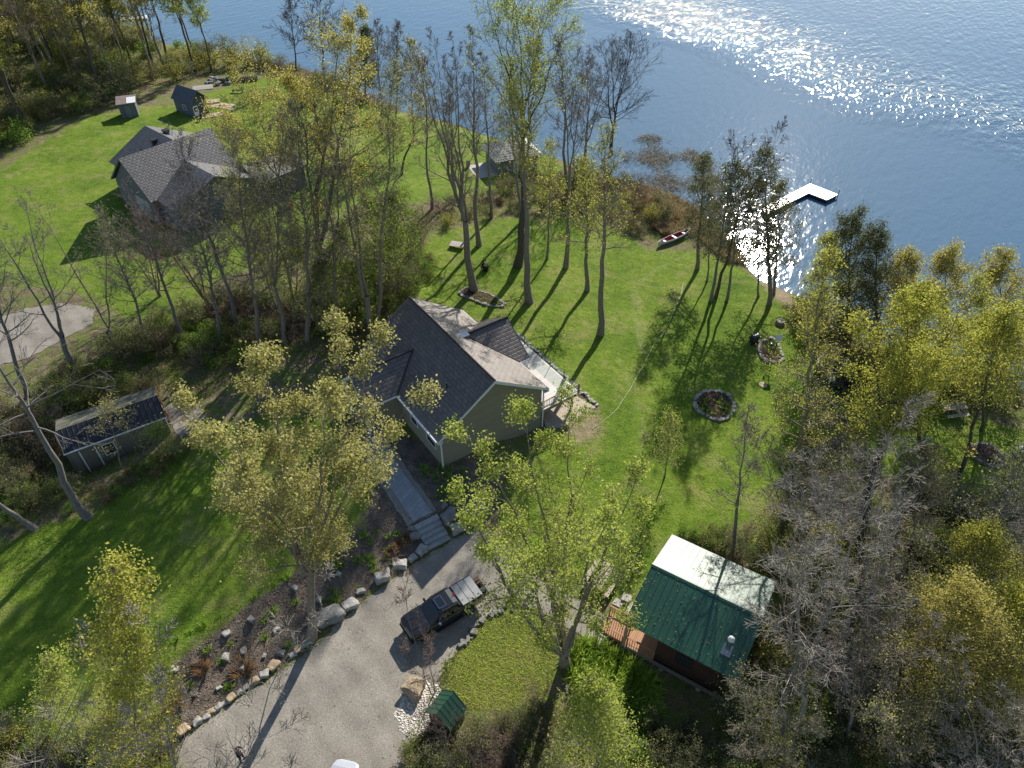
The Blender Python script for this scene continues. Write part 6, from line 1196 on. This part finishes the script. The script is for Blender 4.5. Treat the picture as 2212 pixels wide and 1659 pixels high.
def chair(x, y, rz, label, mat):
    p = G(x, y); o = thing('garden_chair', label, 'chair', tuple(p), rz)
    d = MB(); d.box(-.3, .3, -.3, .3, .38, .43); d.build('seat', mat, o); d = MB(); d.slab([(-.3, .28, .44), (.3, .28, .44), (.3, .5, 1.05), (-.3, .5, 1.05)], .04); d.build('backrest', mat, o)
    for sx in (-.27, .27):
        d = MB(); d.box(sx - .05, sx + .05, -.3, .3, .6, .64); d.build('armrest', mat, o)
        for sy in (-.26, .26):
            d = MB(); d.box(sx - .03, sx + .03, sy - .03, sy + .03, 0, .6 if sy < 0 else .38); d.build('leg', mat, o)
    return o
PLW = M('pale_painted_wood', (.62, .60, .56), (.5, .48, .45), 4, .6)
chair(1793, 826, R(10), 'pale wooden garden chair at the left end of the patio table', PLW); chair(1812, 815, R(-40), 'pale wooden garden chair at the right end of the patio table', PLW); chair(1808, 845, R(160), 'dark garden chair facing the patio table from the near side', MT['black']); chair(1830, 838, R(130), 'second dark garden chair at the near right of the table', MT['dark_metal'])
ctrl = [(1476, 612), (1472, 640), (1450, 690), (1437, 720), (1417, 741), (1400, 775), (1378, 815), (1363, 845), (1335, 885), (1299, 916), (1280, 930)]
P_ = np.array([G(x, y) for x, y in ctrl]); tt = np.linspace(0, len(P_) - 1, 90); P_ = np.stack([np.interp(tt, np.arange(len(P_)), P_[:, i]) for i in range(3)], 1); P_[:, :2] += np.cumsum(rng.normal(0, .03, (90, 2)), 0) * .5; P_[:, 2] = T(P_) + .03
V, F = tubes(P_[None], np.full((1, 90), .024), 6); tag(link('garden_hose', fast_mesh('garden_hose', V, F, M('pale_green_hose', (.50, .55, .30), None, 3, .5), True)), 'pale green hose lying in a long line across the lawn', 'hose')
def planks(x, y, rz, L_, W_, label, name='board_stack', mat=None, h=.14):
    p = G(x, y); d = MB(); d.box(-L_ / 2, L_ / 2, -W_ / 2, W_ / 2, .02, h); return tag(d.build(name, mat or YW, None, tuple(p), rz), label, 'boards')
YW = M_lines('new_yellow_lumber', (.56, .44, .28), (.46, .36, .22), 1, .2, .7)
planks(458, 250, R(28), 4.4, 1.7, 'pale wooden platform before the door of the blue grey shed'); planks(457, 222, R(20), 2.8, 1.6, 'small square stack of new boards right of the blue grey shed', h=.3); planks(478, 229, R(-18), 4.4, 2.2, 'wide pale wooden pallet on the neighbour grass', 'pallet'); planks(497, 236, R(-30), 2.2, 1.0, 'short pale board heap beside the wide pallet')
planks(438, 190, R(18), 3.6, 2.4, 'weathered grey triangular sheet leaning on the rock heap', 'board_sheet', M_lines('grey_sheet_boards', (.38, .36, .33), (.28, .27, .25), 1, .2))
p = G(520, 176); o = thing('firewood_stack', 'long dark firewood stack at the wood edge by the neighbour shore', 'firewood', tuple(p), R(14)); d = MB()
for i in range(60): d.cyl((-3.2 + i % 20 * .33, -.3, .15 + i // 20 * .3), (-3.2 + i % 20 * .33, .35, .15 + i // 20 * .3), .14, n=6)
d.build('logs', MT['bark_dark'], o)
p = G(497, 179); o = thing('wheelie_bin', 'green wheeled bin at the end of the firewood stack', 'bin', tuple(p)); d = MB(); d.prism([(-.35, .05), (.35, .05), (.42, 1.1), (-.42, 1.1)], 0, -.4, .4); d.build('body', M('green_bin_plastic', (.02, .12, .07), None, 3, .5), o); d = MB(); d.box(-.45, .45, -.47, .47, 1.1, 1.17); d.build('lid', bpy.data.materials['green_bin_plastic'], o)
p = G(514, 200); o = thing('low_table', 'low dark table alone on the grass below the firewood', 'table', tuple(p), R(12)); d = MB(); d.box(-.95, .95, -.4, .4, .45, .55); d.build('tabletop', MT['black'], o)
for sx in (-.8, .8):
    d = MB(); d.box(sx - .05, sx + .05, -.35, .35, 0, .45); d.build('leg', MT['black'], o)
for x, y, lb in ((432, 262, 'left dark garden chair before the blue grey shed wall'), (447, 248, 'right dark garden chair at the corner of the blue grey shed')): chair(x, y, R(-30), lb, MT['dark_metal'])
p = G(619, 456); o = thing('garden_tractor', 'red and black ride on mower beside the grey house porch', 'mower', tuple(p), R(25)); RED = M('red_paint', (.55, .02, .04), None, 3, .35, .5)
d = MB(); d.box(-.9, .9, -.4, .4, .35, .6); d.build('chassis', MT['black'], o, bevel=.04); d = MB(); d.box(.2, 1.0, -.33, .33, .6, 1.0); d.build('bonnet', RED, o, bevel=.08); d = MB(); d.box(-.6, -.1, -.25, .25, .65, .8); d.box(-.7, -.58, -.25, .25, .8, 1.15); d.build('seat', MT['black'], o, bevel=.04)
d = MB(); d.cyl((.15, 0, .9), (-.05, 0, 1.15), .025); d.cyl((-.06, 0, 1.15), (-.08, 0, 1.17), .2, n=14); d.build('steering_wheel', MT['black'], o)
for x, r_ in ((-.6, .36), (.65, .27)):
    for s in (-1, 1):
        d = MB(); d.cyl((x, s * .38, r_), (x, s * .6, r_), r_, n=16); d.build('wheel', RUB, o)
p = G(1192, 1600); p2 = G(1196, 1690); e = p2 - p; d = MB(); d.box(0, float(np.linalg.norm(e[:2])), -.09, .09, .0, .1); tag(d.build('path_plank', M('bleached_plank', (.62, .55, .42), (.5, .44, .34), 5, .8), None, tuple(p), math.atan2(e[1], e[0])), 'bleached plank laid along the leaf covered trail at the bottom', 'plank')
p = G(1222, 1480); p2 = G(1245, 1590); e = p2 - p; d = MB(); d.cyl((0, 0, .08), (float(np.linalg.norm(e[:2])), 0, .08), .09, .08, 8); tag(d.build('border_log', MT['bark_pale'], None, tuple(p), math.atan2(e[1], e[0])), 'thin pale log bordering the bright green plant patch', 'log')
p = G(1790, 868); p2 = G(1832, 915); e = p2 - p; d = MB(); d.cyl((0, 0, .16), (float(np.linalg.norm(e[:2])), 0, .2), .16, .12, 9); tag(d.build('fallen_log', MT['bark_pale'], None, tuple(p), math.atan2(e[1], e[0])), 'pale fallen log under the bare tree below the patio table', 'log')
p = G(250, 57); d = MB(); d.prism([(-1.3, 0), (-.9, -.5), (.9, -.5), (1.3, 0)], 0, -3.5, 3.2); tag(d.build('pontoon', MT['white'], None, (p[0] + 2, p[1] + 5, WZ + .45), R(20)), 'white pontoon float moored at the upper left shore', 'boat')

# ------------------------------------------------------------------ people
SKIN = M('skin', (.52, .33, .25), None, 3, .6); JACK = M('black_jacket', (.018, .018, .022), None, 5, .8); JEAN = M('dark_trousers', (.022, .026, .045), (.016, .018, .03), 6, .85); HAIR = M('dark_hair', (.025, .018, .014), None, 9, .7)
def skin_mesh(name, J, E, mat, parent, root=0, sub=1):
    me = bpy.data.meshes.new(name); me.from_pydata([j[:3] for j in J], E, []); me.materials.append(mat); o = link(name, me, parent)
    m_ = o.modifiers.new('skin', 'SKIN'); m_.use_smooth_shade = True
    sv = me.skin_vertices[0].data
    for i, j in enumerate(J): sv[i].radius = (j[3], j[3] if len(j) < 5 else j[4])
    sv[root].use_root = True
    s_ = o.modifiers.new('sub', 'SUBSURF'); s_.levels = sub; s_.render_levels = sub
    return o
def person(label, loc, rz, hands, bend=0.0, stride=.1, head=(.0, 0)):
    """faces +x; hands = [(x,y,z) left, right]"""
    o = thing('person', label, 'person', loc, rz)
    b = bend; hipz = .90
    J = [(0, 0, .95, .13, .10), (b * .3, 0, 1.15, .14, .10), (b * .7, 0, 1.38, .16, .11), (b * .9, 0, 1.50, .06), (b + .02 + head[0], 0, 1.60, .085, .075), (b + .03 + head[0], 0, 1.70, .09, .08)]; E = [(0, 1), (1, 2), (2, 3), (3, 4), (4, 5)]
    for s, hnd in zip((1, -1), hands):
        i = len(J); sh_ = (b * .8, s * .20, 1.43); el = ((sh_[0] + hnd[0]) / 2 - .10, s * .27, (sh_[2] + hnd[2]) / 2 - .08)
        J += [(*sh_, .055), (*el, .045), (*hnd, .035)]; E += [(2, i), (i, i + 1), (i + 1, i + 2)]
        v = np.array(hnd) - np.array(el); v = v / np.linalg.norm(v); J.append((*(np.array(hnd) + v * .08), .036, .02)); E.append((i + 2, i + 3))
    for s, dx in ((1, stride), (-1, -stride)):
        i = len(J); J += [(0, s * .10, .86, .085), (dx * .5 + .02, s * .11, .48, .06), (dx, s * .115, .09, .045), (dx + .17, s * .125, .04, .04, .03)]; E += [(0, i), (i, i + 1), (i + 1, i + 2), (i + 2, i + 3)]
    body = skin_mesh('body', J, E, SKIN, o)
    for s, hnd in zip((1, -1), hands):   # fingers and thumb, rooted in the palm
        el = np.array((b * .8 / 2 + hnd[0] / 2 - .10, s * .27, (1.43 + hnd[2]) / 2 - .08)); v = np.array(hnd) - el; v /= np.linalg.norm(v); sd_ = np.cross(v, (0, 0, 1)); sd_ /= np.linalg.norm(sd_) + 1e-6; pl = np.array(hnd) + v * .09
        for f, ln in zip((-1.5, -.5, .5, 1.5), (.060, .075, .070, .052)):
            q_ = pl + sd_ * f * .018; skin_mesh('finger', [(*q_, .009), (*(q_ + v * ln * .6 + np.array((0, 0, -.012))), .008), (*(q_ + v * ln + np.array((0, 0, -.04))), .007)], [(0, 1), (1, 2)], SKIN, body, 0, 0)
        q_ = np.array(hnd) + v * .03 - sd_ * s * .03; skin_mesh('thumb', [(*q_, .011), (*(q_ - sd_ * s * .03 + v * .03), .009), (*(q_ - sd_ * s * .03 + v * .055), .008)], [(0, 1), (1, 2)], SKIN, body, 0, 0)
    Jk = [(J[0][0], 0, .90, .15, .12), (J[1][0], 0, 1.15, .16, .12), (J[2][0], 0, 1.38, .18, .13), (J[3][0], 0, 1.47, .085)]; Ek = [(0, 1), (1, 2), (2, 3)]
    for a in (6, 10): i = len(Jk); e2 = np.array(J[a + 1][:3]); h2 = np.array(J[a + 2][:3]); Jk += [(*J[a][:3], .075), (*e2, .063), (*(h2 * .92 + e2 * .08), .05)]; Ek += [(2, i), (i, i + 1), (i + 1, i + 2)]
    skin_mesh('jacket', Jk, Ek, JACK, o)
    Jt = [(0, 0, .93, .145, .115)]; Et = []
    for a in (14, 18): i = len(Jt); Jt += [(*J[a][:3], .105), (*J[a + 1][:3], .08), (*(np.array(J[a + 2][:3]) + (0, 0, .02)), .068)]; Et += [(0, i), (i, i + 1), (i + 1, i + 2)]
    skin_mesh('trousers', Jt, Et, JEAN, o)
    for a in (16, 20): skin_mesh('shoe', [(J[a][0] - .04, J[a][1], .045, .055, .045), (J[a][0] + .19, J[a][1], .035, .045, .035)], [(0, 1)], MT['black'], o)
    hx, hz = J[5][0], J[5][2]
    skin_mesh('hair', [(hx - .035, 0, hz - .05, .085, .08), (hx - .02, 0, hz + .035, .095, .09), (hx + .03, 0, hz + .06, .075, .06)], [(0, 1), (1, 2)], HAIR, o)
    fx = hx + .085; d = MB()
    for s in (-1, 1): d.box(fx - .012, fx + .004, s * .032 - .012, s * .032 + .012, hz - .04, hz - .026)
    d.build('eyes', MT['black'], o)
    d = MB(); d.cyl((fx - .01, 0, hz - .045), (fx + .022, 0, hz - .075), .008, .014, 6); d.build('nose', SKIN, o)
    d = MB(); d.box(fx - .02, fx - .002, -.022, .022, hz - .108, hz - .1); d.build('mouth', M('lips', (.40, .17, .15), None, 3, .5), o)
    for s in (-1, 1): d = MB(); d.cyl((hx, s * .085, hz - .05), (hx - .01, s * .10, hz - .045), .025, .018, 8); d.build('ear', SKIN, o)
    return o
p = G(524, 1642); person('person in black jacket and dark trousers standing on the drive holding a remote control', tuple(p + [0, 0, .03]), R(18), [(.34, .10, 1.20), (.34, -.10, 1.20)], .02, .10, (.03, 0))
a_ = R(18); d = MB(); d.box(-.06, .06, -.12, .12, -.02, .03); d.box(-.02, .10, -.07, .07, .03, .045); tag(d.build('remote_control', M('pale_grey_plastic', (.55, .57, .6), None, 3, .4), None, (p[0] + math.cos(a_) * .43, p[1] + math.sin(a_) * .43, p[2] + 1.22), a_, bevel=.01), 'pale grey remote control held by the person on the drive', 'remote control')
p = G(1043, 583); person('person in black clothes working with a rake on the back lawn', tuple(p), R(-20), [(.42, .12, 1.22), (.38, -.12, 1.0)], .16, .14)
a_ = R(-20); hx_ = p + np.array([math.cos(a_) * .46, math.sin(a_) * .46, 0]); o = thing('rake', 'long thin rake held by the person on the back lawn', 'rake', tuple(hx_), a_)
d = MB(); d.cyl((.12, 0, .04), (-.02, 0, 1.6), .018); d.build('handle', M('pale_ash_handle', (.6, .48, .3), None, 3, .6), o)
d = MB(); d.box(.08, .14, -.28, .28, .03, .06)
for i in range(9): d.box(.10, .2, -.27 + i * .065, -.255 + i * .065, .0, .03)
d.build('rake_head', MT['dark_metal'], o)
p = G(1049, 584); d = MB(); d.cyl((0, 0, 0), (0, 0, .75), .33, .38, 12); o = d.build('garden_bag', MT['black'], None, tuple(p), bevel=.04); tag(o, 'black round garden waste bag beside the person with the rake', 'bag')
d = MB(); d.cyl((-.3, 0, .76), (0, 0, .92), .015); d.cyl((0, 0, .92), (.3, 0, .76), .015); d.build('handle', MT['black'], o)
